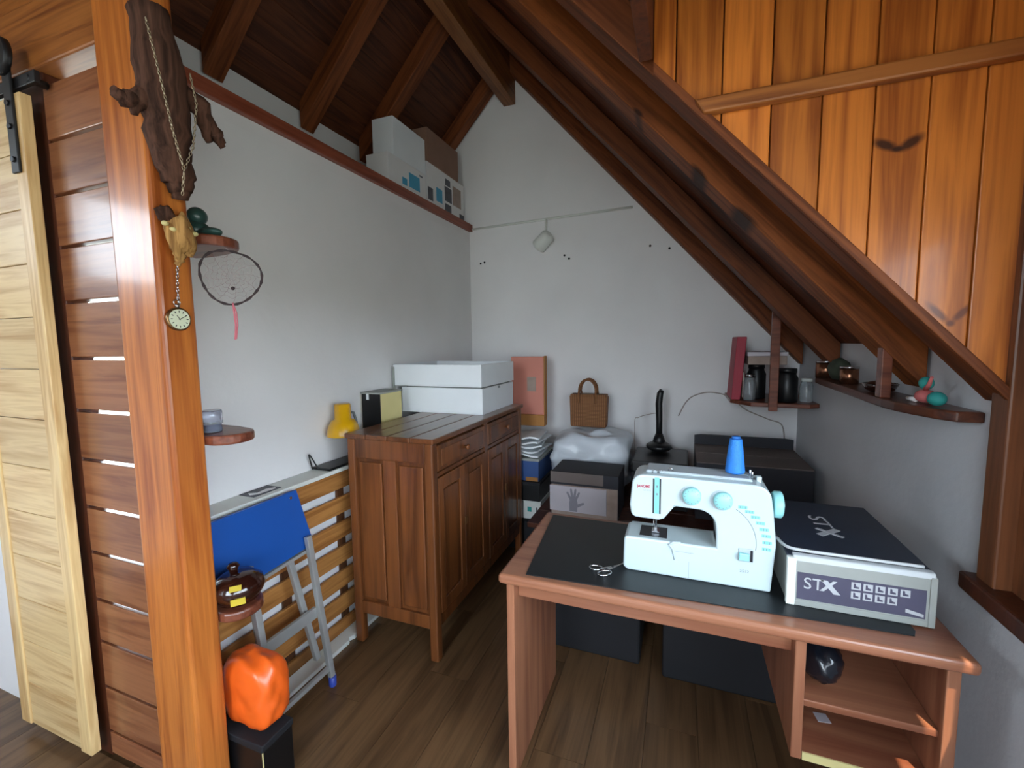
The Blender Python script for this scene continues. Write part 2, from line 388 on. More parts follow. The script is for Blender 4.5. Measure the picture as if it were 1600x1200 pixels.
# rear part of the room, behind the camera
struct(MB().box(-3.45, .86, -2.75, -2.65, -.05, .9).box(-3.45, .86, -2.75, -2.65, 3.1, 4).box(-3.45, -1.2, -2.75, -2.65, .8, 3.1).box(.5, .86, -2.75, -2.65, .8, 3.1).build('wall_rear', 'plaster'), 'white rear wall with a wide window')
struct(MB().box(-3.55, -3.45, -2.75, 2.4, -.05, .6).box(-3.55, -3.45, -2.75, -.75, .6, 3).box(-3.55, -3.45, .05, 1.0, .6, 3).box(-3.55, -3.45, 2.1, 2.4, .6, 3).box(-3.55, -3.45, -.75, .05, 2.45, 3).box(-3.55, -3.45, 1., 2.1, 2.2, 3).box(-3.55, -3.45, -.75, .05, .6, 1.95).build('wall_far_left', 'plaster'), 'white outer wall far to the left')
struct(B(-3.5, XL-.05, 2.3, 2.4, -.05, 2.5).build('wall_annex', 'plaster'), 'white wall of the side room behind the slats')
struct(B(-3.5, -2.24, .9, 2.4, 2.5, 2.56).build('ceiling_annex', 'plaster'), 'white ceiling of the side room')
struct(B(-3.55, -1.9, -2.75, .935, 3.02, 3.08).build('ceiling_side', 'beam'), 'flat wooden ceiling left of the camera')
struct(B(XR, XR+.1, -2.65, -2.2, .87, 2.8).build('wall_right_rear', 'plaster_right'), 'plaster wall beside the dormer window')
struct(B(XR, XR+.1, -2.2, PY+.02, 1.88, 2.9).build('wall_above_window', 'cheek'), 'wooden wall above the dormer window')
struct(B(XR, XR+.1, 1.02, PY+.02, .87, 1.88).build('wall_shade_block', 'frame'), 'added brown panel shading the dormer boards from the window')  # panel added out of view to cut window light on the dormer cheek
struct(B(-.14, XR+.1, -2.45, -2.38, 1.3, 2.9).build('wall_dormer_rear', 'cheek'), 'rear side wall of the dormer')
struct(B(-.20, XR+.12, -2.45, PY+.12, 2.78, 2.86).build('ceiling_dormer', 'ceil'), 'wooden ceiling of the dormer')
# partition wall left of the slats, boards above its beam
struct(B(-3.5, -2.10, .90, .97, -.05, 2.5).build('wall_partition', 'plaster'), 'white wall behind the sliding door')
struct(B(-2.6, -2.10, .885, .90, 0, .07).build('baseboard_partition', 'jamb'), 'brown baseboard behind the sliding door')
pb = B(-3.5, -1.58, .93, .95, 2.5, 3.5).build('wall_upper_partition', 'beam'); struct(pb, 'brown boards above the partition beam')
for k in range(4): B(-2.6, -1.585, .905, .93, 2.58+k*.2, 2.775+k*.2).build('board', 'beam', pb, bevel=.003)
struct(B(-3.45, -1.58, .85, .96, 2.385, 2.58).build('trim_3', 'beam', bevel=.006), 'heavy brown beam over the sliding door')

# ------------------------------------------------------------------ roof: deck, boards, rafters, ridge
def slope_box(x0, x1, fz, y0, y1, t):                      # slab following the slope, thickness t upwards (vertical)
    return MB().prism([(x0, fz(x0)), (x1, fz(x1)), (x1, fz(x1)+t), (x0, fz(x0)+t)], 'Y', y0, y1)
cl = slope_box(-2.5, -1.30, lambda x: zl(x)+.022, -2.75, YB+.1, .06).build('ceiling_left', 'ceil'); struct(cl, 'dark wooden ceiling slope above the left wall')
n = 14; x0 = -2.34; dx = (-1.335-x0)/n
o0 = None
for k in range(n):
    a = x0+k*dx
    if o0 is None: o0 = slope_box(a+.001, a+dx-.001, zl, -.2, YB, .021).build('ceiling_board', 'ceil', cl)
    else: share(o0, 'ceiling_board', (a+dx/2, (YB-.2)/2, zl(a+.001)), cl)
def rafter(x0, x1, fb, y0, y1, par, name='rafter', mat='rafter', d=.145, plumb=True):
    return slope_box(x0, x1, fb, y0, y1, d).build(name, mat, par, bevel=.004)
for y in (3.40, 2.66, 2.14, 1.56, 1.02, .40, -.2): rafter(-2.15, -1.36, zlb, y, y+.10, cl, mat='rafterl')
cr = MB().prism([(-1.37, zr(-1.37)+.022), (.86, zr(.86)+.022), (.86, zr(.86)+.09), (-1.37, zr(-1.37)+.09)], 'Y', PY+.03, YB+.1).prism([(-1.37, zr(-1.37)+.022), (-.13, zr(-.13)+.022), (-.13, zr(-.13)+.09), (-1.37, zr(-1.37)+.09)], 'Y', -2.75, PY+.03).build('ceiling_right', 'ceil')
struct(cr, 'wooden ceiling slope above the right wall')
struct(slope_box(-.13, .86, lambda x: zr(x)+.022, -2.75, -2.43, .07).build('ceiling_rear', 'ceil'), 'ceiling slope behind the camera')
y = PY+.03; pb2 = None; dy = (YB-y)/18
for k in range(18):
    if pb2 is None: pb2 = slope_box(-1.33, .77, zr, y+.001, y+dy-.001, .021).build('ceiling_board', 'ceilx', cr)
    else: share(pb2, 'ceiling_board', (-.28, y+dy*(k+.5), zr(.77)), cr)
pa = None; dy = .116
for k in range(12):
    if pa is None: pa = slope_box(-1.33, -.13, zr, PY+.03-dy+.001, PY+.03-.001, .021).build('ceiling_board', 'ceilx', cr)
    else: share(pa, 'ceiling_board', (-.73, PY+.03-dy*(k+.5), zr(-.13)), cr)
rafter(-1.29, XR-.01, zrb, 3.40, YB-.005, cr)
rafter(-1.29, XR-.01, zrb, 2.67, 2.79, cr)
knot_rafter = wood('rafter_knotted', '5a2c12', '9a5628', 'X', .6, vary=.05, tilt=R(-48), spec=.25, spots=[((.32,0,.777),(.05,.013),.95),((.47,0,.61),(.065,.015),.75),((.1,0,1.03),(.03,.010),.84)])
slope_box(-1.29, XR-.01, zrb, 1.82, 1.97, .145).build('rafter', knot_rafter, cr, bevel=.004)
rafter(-1.29, XR-.01, zrb, PY+.022, PY+.12, cr)
for y in (.75, .15, -.4): rafter(-1.29, -.14, zrb, y, y+.1, cr)
struct(B(-1.385, -1.285, -2.7, YB-.002, 3.41, 3.80).build('trim_4', 'ridge', bevel=.005), 'brown ridge beam running to the back wall')
struct(B(-.13, -.092, -2.4, PY, 2.30, 2.85).build('trim_5', 'ceilx', bevel=.003), 'dark header board at the top of the dormer opening')

# dormer cheek: vertical varnished boards over the sloping rafter
ck = MB().prism([(-.092, zrb(-.092)+.02), (XR+.02, zrb(XR+.02)+.02), (XR+.02, 2.80), (-.092, 2.80)], 'Y', PY+.0195, PY+.05).build('wall_dormer', 'jamb'); struct(ck, 'varnished orange pine board wall of the dormer')
knotU = [((-.036,0,.60),(.034,.013),.55),((.036,0,.61),(.032,.015),-.75)]
edges = [-.092,-.03,.09,.21,.325,.437,.545,.648,.745]
for k in range(8):
    a, b = edges[k]+.0015, edges[k+1]-.0015
    mt = 'cheek'
    if k == 5:
        mt = wood('varnished_pine_knot', '7d3a10', 'c9762c', 'Z', .42, coat=.12, vary=.02, rings=7, knot_col='220a04', spots=[((-.030,0,.414),(.034,.014),.50),((.022,0,.411),(.034,.015),-.55),((-.004,0,.400),(.016,.008),0)])
    if k == 6:
        mt = wood('varnished_pine_blotch', '7d3a10', 'c9762c', 'Z', .42, coat=.12, vary=.02, rings=7, knot_col='5e2a10', spots=[((-.008,0,.112),(.040,.010),.85),((.038,0,.110),(.034,.010),-.86),((.0175,0,.085),(.011,.009),0)])
    MB().prism([(a, zrb(a)), (b, zrb(b)), (b, 2.78), (a, 2.78)], 'Y', PY, PY+.02).build('board', mt, ck, bevel=.0025)
MB().prism([(-.09, zrb(-.09)-.012), (XR-.02, zrb(XR-.02)-.012), (XR-.02, zrb(XR-.02)+.022), (-.09, zrb(-.09)+.022)], 'Y', PY-.016, PY).build('edge_strip', 'rafter', ck, bevel=.003)
MB().prism([(.045, 2.117), (.745, 2.117), (.745, 2.158), (.02, 2.158)], 'Y', PY-.03, PY).build('rail', 'beam', ck, bevel=.006)
# window at the dormer front
struct(B(.725, XR+.1, PY-.02, PY+.048, .86, 2.78).build('trim_6', 'frame', bevel=.005), 'brown wooden post beside the dormer window')
struct(B(.70, XR+.13, -2.25, PY+.07, .84, .885).build('trim_7', 'jamb', bevel=.006), 'dark wooden window sill on the right wall')
wn = thing('window_1', 'dormer window with wooden frame', None, (.8, -.59, .885), kind='structure')
for a, b, c, d in ((-2.2, -2.14, .885, 1.88), (-1.15, -1.09, .885, 1.88), (-.10, -.04, .885, 1.88), (.96, 1.02, .885, 1.88)): B(.78, .83, a, b, c, d).build('frame', 'frame', wn, bevel=.004)
for c, d in ((.885, .94), (1.82, 1.88)):
    for a, b in ((-2.14, -1.15), (-1.09, -.10), (-.04, .96)): B(.78, .83, a, b, c, d).build('frame', 'frame', wn, bevel=.004)
for a, b in ((-2.14, -1.15), (-1.09, -.10), (-.04, .96)): B(.803, .807, a, b, .94, 1.82).build('pane', 'glasswin', wn)

# ------------------------------------------------------------------ partition: post, slats, jamb, sliding door
post = struct(B(-1.58, -1.385, .83, .93, 0, 3.62).build('trim_8', 'post', bevel=.012, seg=3), 'varnished orange wooden post at the end of the slatted partition')
sp = struct(B(-1.93, -1.585, .902, .915, 0, .06).build('wall_slats', 'slat'), 'partition of wide reddish horizontal slats with narrow gaps')
z = .012
for gz in (.10, .275, .45, .61, .785, .95, 1.12, 1.29, 1.468, 1.655, 1.834, 2.0, 2.17, 2.345):
    MB().prism([(.868, z), (.902, z-.0066), (.902, gz-.0121), (.868, gz-.0055)], 'X', -1.935, -1.582).build('slat', 'slat', sp, bevel=.003); z = gz+.0055
struct(B(-2.10, -1.93, .868, .93, 0, 2.385).build('trim_9', 'jamb', bevel=.004), 'dark brown jamb beside the sliding door')
dr = thing('sliding_door', 'pale pine barn door hanging in front of the left partition', 'door', (-2.17, .83, .045))
hs = (2.30-.045)/13
for k in range(13):
    B(-2.335, -2.005, .818, .836, .045+k*hs+.001, .045+(k+1)*hs-.001).build('plank', 'pale', dr, bevel=.002)
for a, b in ((-2.40, -2.336), (-2.004, -1.94)): B(a, b, .812, .842, .045, 2.30).build('stile', 'palev', dr, bevel=.003)
hg = MB().box(-2.010, -1.965, .804, .812, 2.06, 2.42).build('hanger', 'blackiron', dr, bevel=.003)
MB().lathe([(.055,0),(.055,.02)], (-1.988, .785, 2.405), 24, 'Y').build('wheel', 'blackiron', hg)
for zz in (2.1, 2.2, 2.27): MB().lathe([(.009,0),(.009,-.006)], (-1.988, .804, zz), 8, 'Y').build('bolt', 'darkmetal', hg)
tk = tag(B(-3.2, -1.86, .818, .832, 2.315, 2.350).build('door_track', 'blackiron', bevel=.002), 'black iron track above the pale sliding door', 'track')
for xx in (-1.90, -2.25): MB().lathe([(.012,0),(.012,.05)], (xx, .815, 2.332), 10, 'Y').build('bolt', 'blackiron', tk)

# small shelves behind the post
def corner_shelf(z, xe, label):
    pts = [(-1.60, .932), (xe-.06, .932)]+[(xe-.07+.07*math.cos(q), 1.005+.075*math.sin(q)) for q in [R(-70+15*k) for k in range(11)]]+[(xe-.13, 1.095), (-1.56, 1.10), (-1.60, 1.09)]
    return tag(MB().prism(pts, 'Z', z-.032, z).build('wall_shelf', 'shelf', bevel=.007), label, 'shelf', 'rounded shelves behind the post')
corner_shelf(1.842, -1.328, 'topmost small rounded wooden shelf behind the orange post')
corner_shelf(1.222, -1.315, 'middle small rounded wooden shelf behind the post holding a jar')
corner_shelf(.632, -1.325, 'lowest small rounded wooden shelf behind the post under a brown pot')
t = thing('stone_figurine', 'dark green stone figurine lying on the top shelf behind the post', 'figurine', (-1.44, 1.0, 1.842))
MB().blob((-1.455, 1.0, 1.872), (.035, .04, .030)).build('body', 'green', t)
MB().blob((-1.45, 1.0, 1.915), (.026, .03, .028)).build('head', 'green', t)
MB().blob((-1.40, 1.0, 1.859), (.05, .025, .016)).build('arm', 'green', t)
t = thing('glass_jar', 'small bluish glass jar on the middle shelf behind the post', 'jar', (-1.432, .985, 1.222))
MB().lathe([(.026,0),(.028,.004),(.026,.03),(.030,.034),(.030,.068),(.027,.072)], (-1.432, .985, 1.2225), 24).build('body', 'jar', t)
MB().lathe([(.022,.004),(.022,.026)], (-1.432, .985, 1.2225), 20).build('contents', 'bluecard', t)
MB().lathe([(.031,.028),(.031,.036)], (-1.432, .985, 1.2225), 24).build('rim', 'clear', t)
t = thing('lidded_pot', 'glossy dark brown pot with yellow labels on the lowest small shelf', 'pot', (-1.41, 1.01, .632))
bd = MB().lathe([(.04,0),(.06,.012),(.079,.042),(.082,.055),(.076,.078),(.048,.100),(.018,.106)], (-1.395, 1.005, .633), 32).build('body', 'brownglaze', t)
MB().lathe([(.012,.112),(.014,.125),(.02,.135),(.012,.146),(.002,.148)], (-1.405, 1.0, .624), 16).build('knob', 'brownglaze', t)
def patch(w, h, z, az, r, tilt, mat, par, name):
    m = MB().box(-w/2, w/2, -.001, .002, -h/2, h/2)
    m.xf(Matrix.Translation((-1.395+r*math.cos(az), 1.005+r*math.sin(az), z)) @ Matrix.Rotation(az+math.pi/2, 4, 'Z') @ Matrix.Rotation(tilt, 4, 'X')); return m.build(name, mat, par)
patch(.042, .024, .672, R(-38), .0825, R(10), 'labelyellow', t, 'label_tag')
patch(.034, .018, .7145, R(-42), .0735, R(-44), 'labelyellow', t, 'label_tag')

# dreamcatcher hanging from the top shelf
hd = Vector((.604, .797, 0)); cc = Vector((-1.318, 1.0, 1.717)); UPV = Vector((0, 0, 1))
dc = thing('dreamcatcher', 'round dreamcatcher with pink cord hanging from the top small shelf', 'dreamcatcher', cc-UPV*.09)
rad = lambda a: .082*(1+.05*math.sin(3*a+.6))
MB().tube([cc+hd*(rad(a)*math.cos(a))+UPV*(rad(a)*math.sin(a))+hd.cross(UPV)*.002*math.sin(a*9) for a in [2*math.pi*k/48 for k in range(48)]], [.0034+.0012*math.sin(k*1.9) for k in range(48)], 7, True).build('hoop', 'ring', dc)
w = MB()
for k in range(12):
    a = 2*math.pi*k/12
    P = [cc+hd*(q*rad(a)*math.cos(a+(1-q)*.5))+UPV*(q*rad(a)*math.sin(a+(1-q)*.5)) for q in (1, .75, .5, .25, .08)]
    w.tube(P, .0006, 3)
for q in (.85, .68, .5, .33, .18): w.tube([cc+hd*(q*.08*math.cos(a)*(.93+.07*math.cos(12*a)))+UPV*(q*.08*math.sin(a)*(.93+.07*math.cos(12*a))) for a in [2*math.pi*k/48 for k in range(48)]], .0006, 3, True)
w.build('web', 'web', dc)
MB().blob(cc+UPV*-.035+hd*.003, (.006, .006, .006), 10, 6).build('bead', 'ring', dc)
MB().tube([cc-UPV*.080, cc-UPV*.11+hd*.002, cc-UPV*.15+hd*.004, cc-UPV*.195], .0028, 6).tube([cc-UPV*.080, cc-UPV*.11+hd*.008, cc-UPV*.15+hd*.009, cc-UPV*.193+hd*.003], .0022, 6).build('tassel', 'tassel', dc)
MB().tube([cc+UPV*.08, Vector((-1.34, 1.0, 1.811))], .0012, 5).build('cord', 'web', dc)

# driftwood, chains, carved root and watch on the side of the post
XP = -1.385
t = thing('driftwood_piece', 'dark driftwood branch fixed to the side of the orange post', 'driftwood', (XP+.03, .88, 1.93))
def jag(pts, rad, n=12, seed=1):
    rnd = random.Random(seed); m = MB(); pts = [Vector(p) for p in pts]; P = []; Rr = []
    for i in range(len(pts)-1):
        for k in range(6):
            f = k/6; P.append(pts[i].lerp(pts[i+1], f)+Vector((rnd.uniform(-.003,.003), rnd.uniform(-.004,.004), 0))); Rr.append((rad[i]*(1-f)+rad[i+1]*f)*rnd.uniform(.88, 1.12))
    P.append(pts[-1]); Rr.append(rad[-1]); return m.tube(P, Rr, n)
jag([(XP+.03,.845,2.40),(XP+.035,.86,2.24),(XP+.035,.868,2.06),(XP+.03,.888,1.97),(XP+.026,.892,1.925)], [.05,.056,.052,.036,.02], 12, 3).build('trunk', 'drift', t)
jag([(XP+.03,.84,2.19),(XP+.03,.80,2.15),(XP+.03,.765,2.14),(XP+.03,.745,2.155)], [.03,.026,.02,.009], 8, 5).build('branch', 'drift', t)
jag([(XP+.03,.80,2.16),(XP+.03,.79,2.11)], [.02,.008], 8, 6).build('branch', 'drift', t)
jag([(XP+.03,.90,2.24),(XP+.05,.955,2.20),(XP+.055,.972,2.11)], [.028,.028,.010], 8, 7).build('branch', 'drift', t)
jag([(XP+.045,.955,2.19),(XP+.06,.99,2.14),(XP+.066,1.005,2.105)], [.022,.02,.009], 8, 8).build('branch', 'drift', t)
def chain(name, pts, mat, label, r=.0018):
    m = MB(); pts = [Vector(p) for p in pts]; k = 0
    for i in range(len(pts)-1):
        L = (pts[i+1]-pts[i]).length; q = max(1, int(L/.009)); d = (pts[i+1]-pts[i]).normalized()
        for j in range(q):
            c = pts[i]+d*(L*(j+.5)/q); s = d.cross(Vector((1,0,0) if k % 2 else (0.3,1,.2))).normalized(); k += 1
            m.tube([c+d*(.006*math.cos(a))+s*(.0032*math.sin(a)) for a in [2*math.pi*g/8 for g in range(8)]], r*.8, 4, True)
    return tag(m.build(name, mat), label, 'chain')
chain('hanging_chain', [(XP+.09,.80,2.34),(XP+.098,.82,2.20),(XP+.098,.84,2.08),(XP+.093,.862,2.0),(XP+.092,.865,1.985),(XP+.098,.892,2.06),(XP+.095,.912,2.18),(XP+.088,.905,2.26)], 'chain', 'long thin necklace chain looped over the driftwood on the post', .0016)
chain('hanging_chain', [(XP+.092,.865,1.982),(XP+.07,.870,1.925)], 'chain', 'short end of fine chain dangling below the driftwood loop', .0016)
t = thing('carved_root', 'knobbly beige and brown root ornament on the post above the watch', 'ornament', (XP+.02, .88, 1.745))
rn = random.Random(4); W3 = [(rn.uniform(-1,1), rn.uniform(-1,1), rn.uniform(-1,1), rn.uniform(4,9)) for _ in range(8)]
lump = lambda d: 1+.11*sum(math.sin(a*d.x*f+b*d.y*f+c*d.z*f+f) for a, b, c, f in W3)/1.6
MB().blob((XP+.026, .885, 1.82), (.024, .034, .065), 22, 16, lump).build('body', 'root', t)
MB().blob((XP+.022, .852, 1.872), (.018, .022, .026), 14, 10, lump).build('knob', 'drift', t)
jag([(XP+.02,.885,1.80),(XP+.02,.88,1.755),(XP+.016,.878,1.735)], [.018,.013,.005], 8, 4).build('tip', 'root', t)
for k in range(5): MB().blob((XP+.035, .84+.02*k, 1.845-.012*(k % 3)), (.008, .010, .007), 8, 6).build('bump', 'cream', t)
chain('watch_chain', [(XP+.012,.879,1.74),(XP+.010,.876,1.69),(XP+.010,.874,1.628)], 'metal', 'fine silver chain holding the pocket watch', .0018)
t = thing('pocket_watch', 'round silver pocket watch hanging on the orange post', 'watch', (XP+.012, .872, 1.545))
wc = (XP+.0025, .871, 1.582)
MB().lathe([(.030,0),(.034,.004),(.034,.010),(.031,.013),(.029,.011)], wc, 32, 'X').build('case', 'brass', t)
fc = MB().lathe([(.0285,.0),(.0285,.0035)], (wc[0]+.009, wc[1], wc[2]), 32, 'X').build('dial_face', 'watchface', t)
for k in range(12):
    a = 2*math.pi*k/12; m = MB().box(0, .0006, -.0012, .0012, .019, .0245).xf(Matrix.Translation((wc[0]+.0125, wc[1], wc[2])) @ Matrix.Rotation(a, 4, 'X')); m.build('hour_mark', 'black', fc)
for a, l in ((R(35), .013), (R(-62), .019)): MB().box(.0007, .0013, -.0008, .0008, -.003, l).xf(Matrix.Translation((wc[0]+.0125, wc[1], wc[2])) @ Matrix.Rotation(a, 4, 'X')).build('hand', 'black', fc)
MB().lathe([(.004,0),(.006,.004),(.006,.009),(.003,.011)], (wc[0]+.006, wc[1], wc[2]+.033), 12).build('crown', 'metal', t)
MB().tube([(wc[0]+.006, wc[1]+.009*math.cos(a), wc[2]+.048+.009*math.sin(a)) for a in [2*math.pi*k/16 for k in range(16)]], .0015, 6, True).build('bow', 'metal', t)

# ------------------------------------------------------------------ left wall: slatted screen with white ledge, things on it
sc = thing('slatted_screen', 'low screen of wooden slats with white top board along the left wall', 'screen', (-1.66, 1.6, 0))
B(XL+.002, -1.595, .97, 2.62, .862, .882).build('top_board', 'white2', sc, bevel=.003)
B(-1.655, -1.646, .98, 2.3, .002, .862).build('backing', 'white', sc)
for y in (1.03, 1.38, 1.735, 2.2): B(-1.646, -1.632, y, y+.045, 0, .862).build('stud', 'stud', sc)
s0 = None
for k in range(7):
    zt = .855-k*.130
    zb = max(zt-.086, .004)
    if s0 is None: s0 = B(-1.632, -1.614, .98, 2.3, zb, zt).build('slat', 'bedslat', sc, bevel=.003)
    elif zt-zb > .0855: share(s0, 'slat', (-1.623, 1.64, zb), sc)
    else: B(-1.632, -1.614, .98, 2.3, zb, zt).build('slat', 'bedslat', sc, bevel=.003)
tag(MB().prism([(-1.61, .98), (-1.61, 2.55), (-1.535, 2.55), (-1.53, 1.70), (-1.545, 1.675), (-1.53, 1.66), (-1.53, .98)], 'Z', .001, .022).build('floor_board', 'white2', bevel=.003), 'long white board lying on the floor against the slats', 'board')
t = thing('photo_print', 'dark photo print lying on the white top board', 'photo', (-1.66, 1.33, .882))
B(-1.712, -1.625, 1.265, 1.40, .8825, .884).build('paper', 'print_grey', t)
MB().prism([(-1.69,1.29),(-1.66,1.31),(-1.67,1.36),(-1.65,1.39),(-1.635,1.38),(-1.64,1.30),(-1.66,1.275)], 'Z', .884, .8846).build('figure_print', 'print_white', t)
# yellow lamp
t = thing('desk_lamp', 'yellow enamel lamp standing on the white top board behind the cabinet', 'lamp', (-1.66, 1.83, .882))
B(-1.715, -1.60, 1.66, 1.92, .8825, .895).build('base', 'black', t, bevel=.004)
MB().lathe([(.084,0),(.085,.005),(.074,.05),(.058,.078),(.041,.085),(.040,.160),(.036,.165)], (-1.63, 1.80, 1.035), 28).build('lamp_shade', 'yellow', t)
MB().tube([(-1.66,1.90,.895),(-1.66,1.93,1.0),(-1.66,1.935,1.08),(-1.655,1.91,1.135),(-1.645,1.86,1.15),(-1.63,1.82,1.15)], .007, 8).build('arm', 'grey', t)
MB().lathe([(.03,0),(.028,.05),(.012,.06)], (-1.66, 1.90, .893), 16).build('stem_base', 'black', t)
tag(MB().tube(curve([(-1.70,1.65,.888),(-1.69,1.625,.955),(-1.685,1.62,.97),(-1.675,1.63,.945),(-1.665,1.645,.905),(-1.66,1.652,.888)]), .0035, 6).build('lamp_cable', 'black'), 'black looped cable beside the yellow lamp', 'cable')
# file box between cabinet and wall
t = thing('file_box', 'black and cream card file box behind the cabinet', 'box', (-1.63, 2.09, .882))
B(-1.70, -1.575, 2.035, 2.04, .8825, 1.222).build('front_panel', 'black', t)
B(-1.70, -1.575, 2.04, 2.24, .8825, 1.222).build('body', 'cream', t, bevel=.002)
B(-1.705, -1.57, 2.03, 2.245, 1.222, 1.232).build('lid', 'boxgrey', t, bevel=.002)
B(-1.665, -1.65, 2.030, 2.035, 1.19, 1.226).build('tab', 'white', t)

# folded table with blue top leaning on the screen
t = thing('folding_table', 'folded table with blue top and aluminium legs leaning on the slats', 'table', (-1.46, 1.2, 0))
def lean(z): return -1.565+(.90-z)*.165                     # x of the leaning plane at height z
def lb(pts, th=.016, off=0.):                               # polygon (y,z) in the leaning plane, thickened towards the room
    m = MB(); n = len(pts); vs = [(lean(z)+off, y, z) for y, z in pts]+[(lean(z)+off+th, y, z) for y, z in pts]
    m.add(vs, [tuple(range(n))]+[tuple(range(n, 2*n))[::-1]]+[(i, (i+1) % n, n+(i+1) % n, n+i) for i in range(n)]); return m
tp = lb([(.99,.878),(1.405,.878),(1.44,.66),(1.42,.625),(.99,.60)]).build('table_top', 'blue', t, bevel=.002)
MB().lathe([(.006,0),(.006,.003)], (lean(.86)+.016, 1.37, .855), 10, 'X').build('screw', 'metal', tp)
lb([(.99,.598),(1.43,.620),(1.43,.606),(.99,.584)], .02, .0).build('edge_rail', 'alu', t, bevel=.002)
def bar(p, q, w=.026, d=.022):
    p, q = Vector(p), Vector(q); ax = (q-p).normalized(); s = ax.cross(Vector((1,0,0))).normalized(); u = s.cross(ax)
    m = MB(); vs = []
    for b in (p, q):
        for i, j in ((-1,-1),(1,-1),(1,1),(-1,1)): vs.append(b+s*(w/2*i)+u*(d/2*j))
    return m.add(vs, [(0,1,2,3),(7,6,5,4),(0,4,5,1),(1,5,6,2),(2,6,7,3),(3,7,4,0)])
bar((lean(.66)+.035, 1.40, .68), (-1.412, 1.415, .035)).build('leg', 'alu', t, bevel=.003)
bar((lean(.66)+.035, 1.12, .68), (-1.412, 1.13, .035)).build('leg', 'alu', t, bevel=.003)
bar((lean(.66)-.008, 1.33, .62), (-1.475, 1.40, .12)).build('leg', 'alu', t, bevel=.003)
bar((lean(.66)-.008, 1.15, .62), (-1.475, 1.16, .12)).build('leg', 'alu', t, bevel=.003)
for y in (1.415, 1.13): MB().lathe([(.015,0),(.017,.005),(.017,.045)], (-1.41, y, .001), 12).build('foot_cap', 'bluecap', t)
bar((-1.47, 1.14, .34), (-1.47, 1.40, .34), .05, .018).build('cross_bar', 'alu', t, bevel=.003)
bar((-1.42, 1.13, .085), (-1.42, 1.42, .085), .02, .018).build('cross_bar', 'alu', t, bevel=.003)

# orange bag on black box
t = thing('black_box', 'black box on the floor under the orange bag', 'box', (-1.37, 1.01, 0))
B(-1.50, -1.255, .945, 1.065, .001, .17).build('body', 'black', t, bevel=.004)
B(-1.503, -1.252, .942, 1.068, .17, .195).build('lid', 'blackmatte', t, bevel=.004)
B(-1.2555, -1.2535, .943, .947, .01, .17).build('edge_tape', 'cream', t)
def crumple(seed, amt, n=10, fl=3., fh=9.):
    rn = random.Random(seed); q = [(Vector((rn.gauss(0,1), rn.gauss(0,1), rn.gauss(0,1))).normalized()*rn.uniform(fl, fh), rn.uniform(0, 6.28)) for _ in range(n)]
    return lambda d: 1+amt*sum(1-2*abs(math.sin(d.dot(v)+p)) for v, p in q)/math.sqrt(n)
oc = crumple(3, .035)
def orange_shape(d): return (abs(d.x)**3.5+abs(d.y)**3.5+abs(d.z)**3.5)**(-1/3.5)*.97*oc(d)
tag(MB().blob((-1.362, 1.018, .322), (.122, .072, .128), 44, 30, orange_shape).build('plastic_bag', 'orange'), 'crumpled orange plastic bag on the black box beside the post', 'bag')

# ------------------------------------------------------------------ sideboard cabinet
CX0, CX1, CY0, CY1, CZ = -1.515, -1.035, 1.69, 2.88, 1.075
t = thing('sideboard', 'brown wooden sideboard with drawers and panelled doors', 'cabinet', ((CX0+CX1)/2, (CY0+CY1)/2, 0))
nb = 4; wd = (CX1+.012-(CX0-.006))/nb
for k in range(nb):
    a = CX0-.006+k*wd; B(a+.001, a+wd-.001, CY0-.012, CY1+.01, CZ-.025, CZ).build('top_board', 'walnut_top', t, bevel=.006)
B(CX0+.012, CX1-.025, CY0+.02, CY1-.01, .17, CZ-.026).build('carcass', 'walnut', t)
for (a, b) in ((CX0, CY0), (CX1-.045, CY0), (CX0, CY1-.045), (CX1-.045, CY1-.045)): B(a, a+.045, b, b+.045, .001, CZ-.026).build('leg', 'walnut', t, bevel=.008)
# near side: rails, muntin, two recessed panels
B(CX0+.045, CX1-.045, CY0+.004, CY0+.022, .955, CZ-.026).build('side_rail', 'walnut', t, bevel=.003)
B(CX0+.045, CX1-.045, CY0+.004, CY0+.022, .16, .225).build('side_rail', 'walnut', t, bevel=.003)
B((CX0+CX1)/2-.035, (CX0+CX1)/2+.035, CY0+.004, CY0+.022, .225, .955).build('side_muntin', 'walnut', t, bevel=.003)
for a, b in ((CX0+.06, (CX0+CX1)/2-.05), ((CX0+CX1)/2+.05, CX1-.06)): B(a, b, CY0+.010, CY0+.02, .245, .935).build('side_panel', 'walnut', t, bevel=.008)
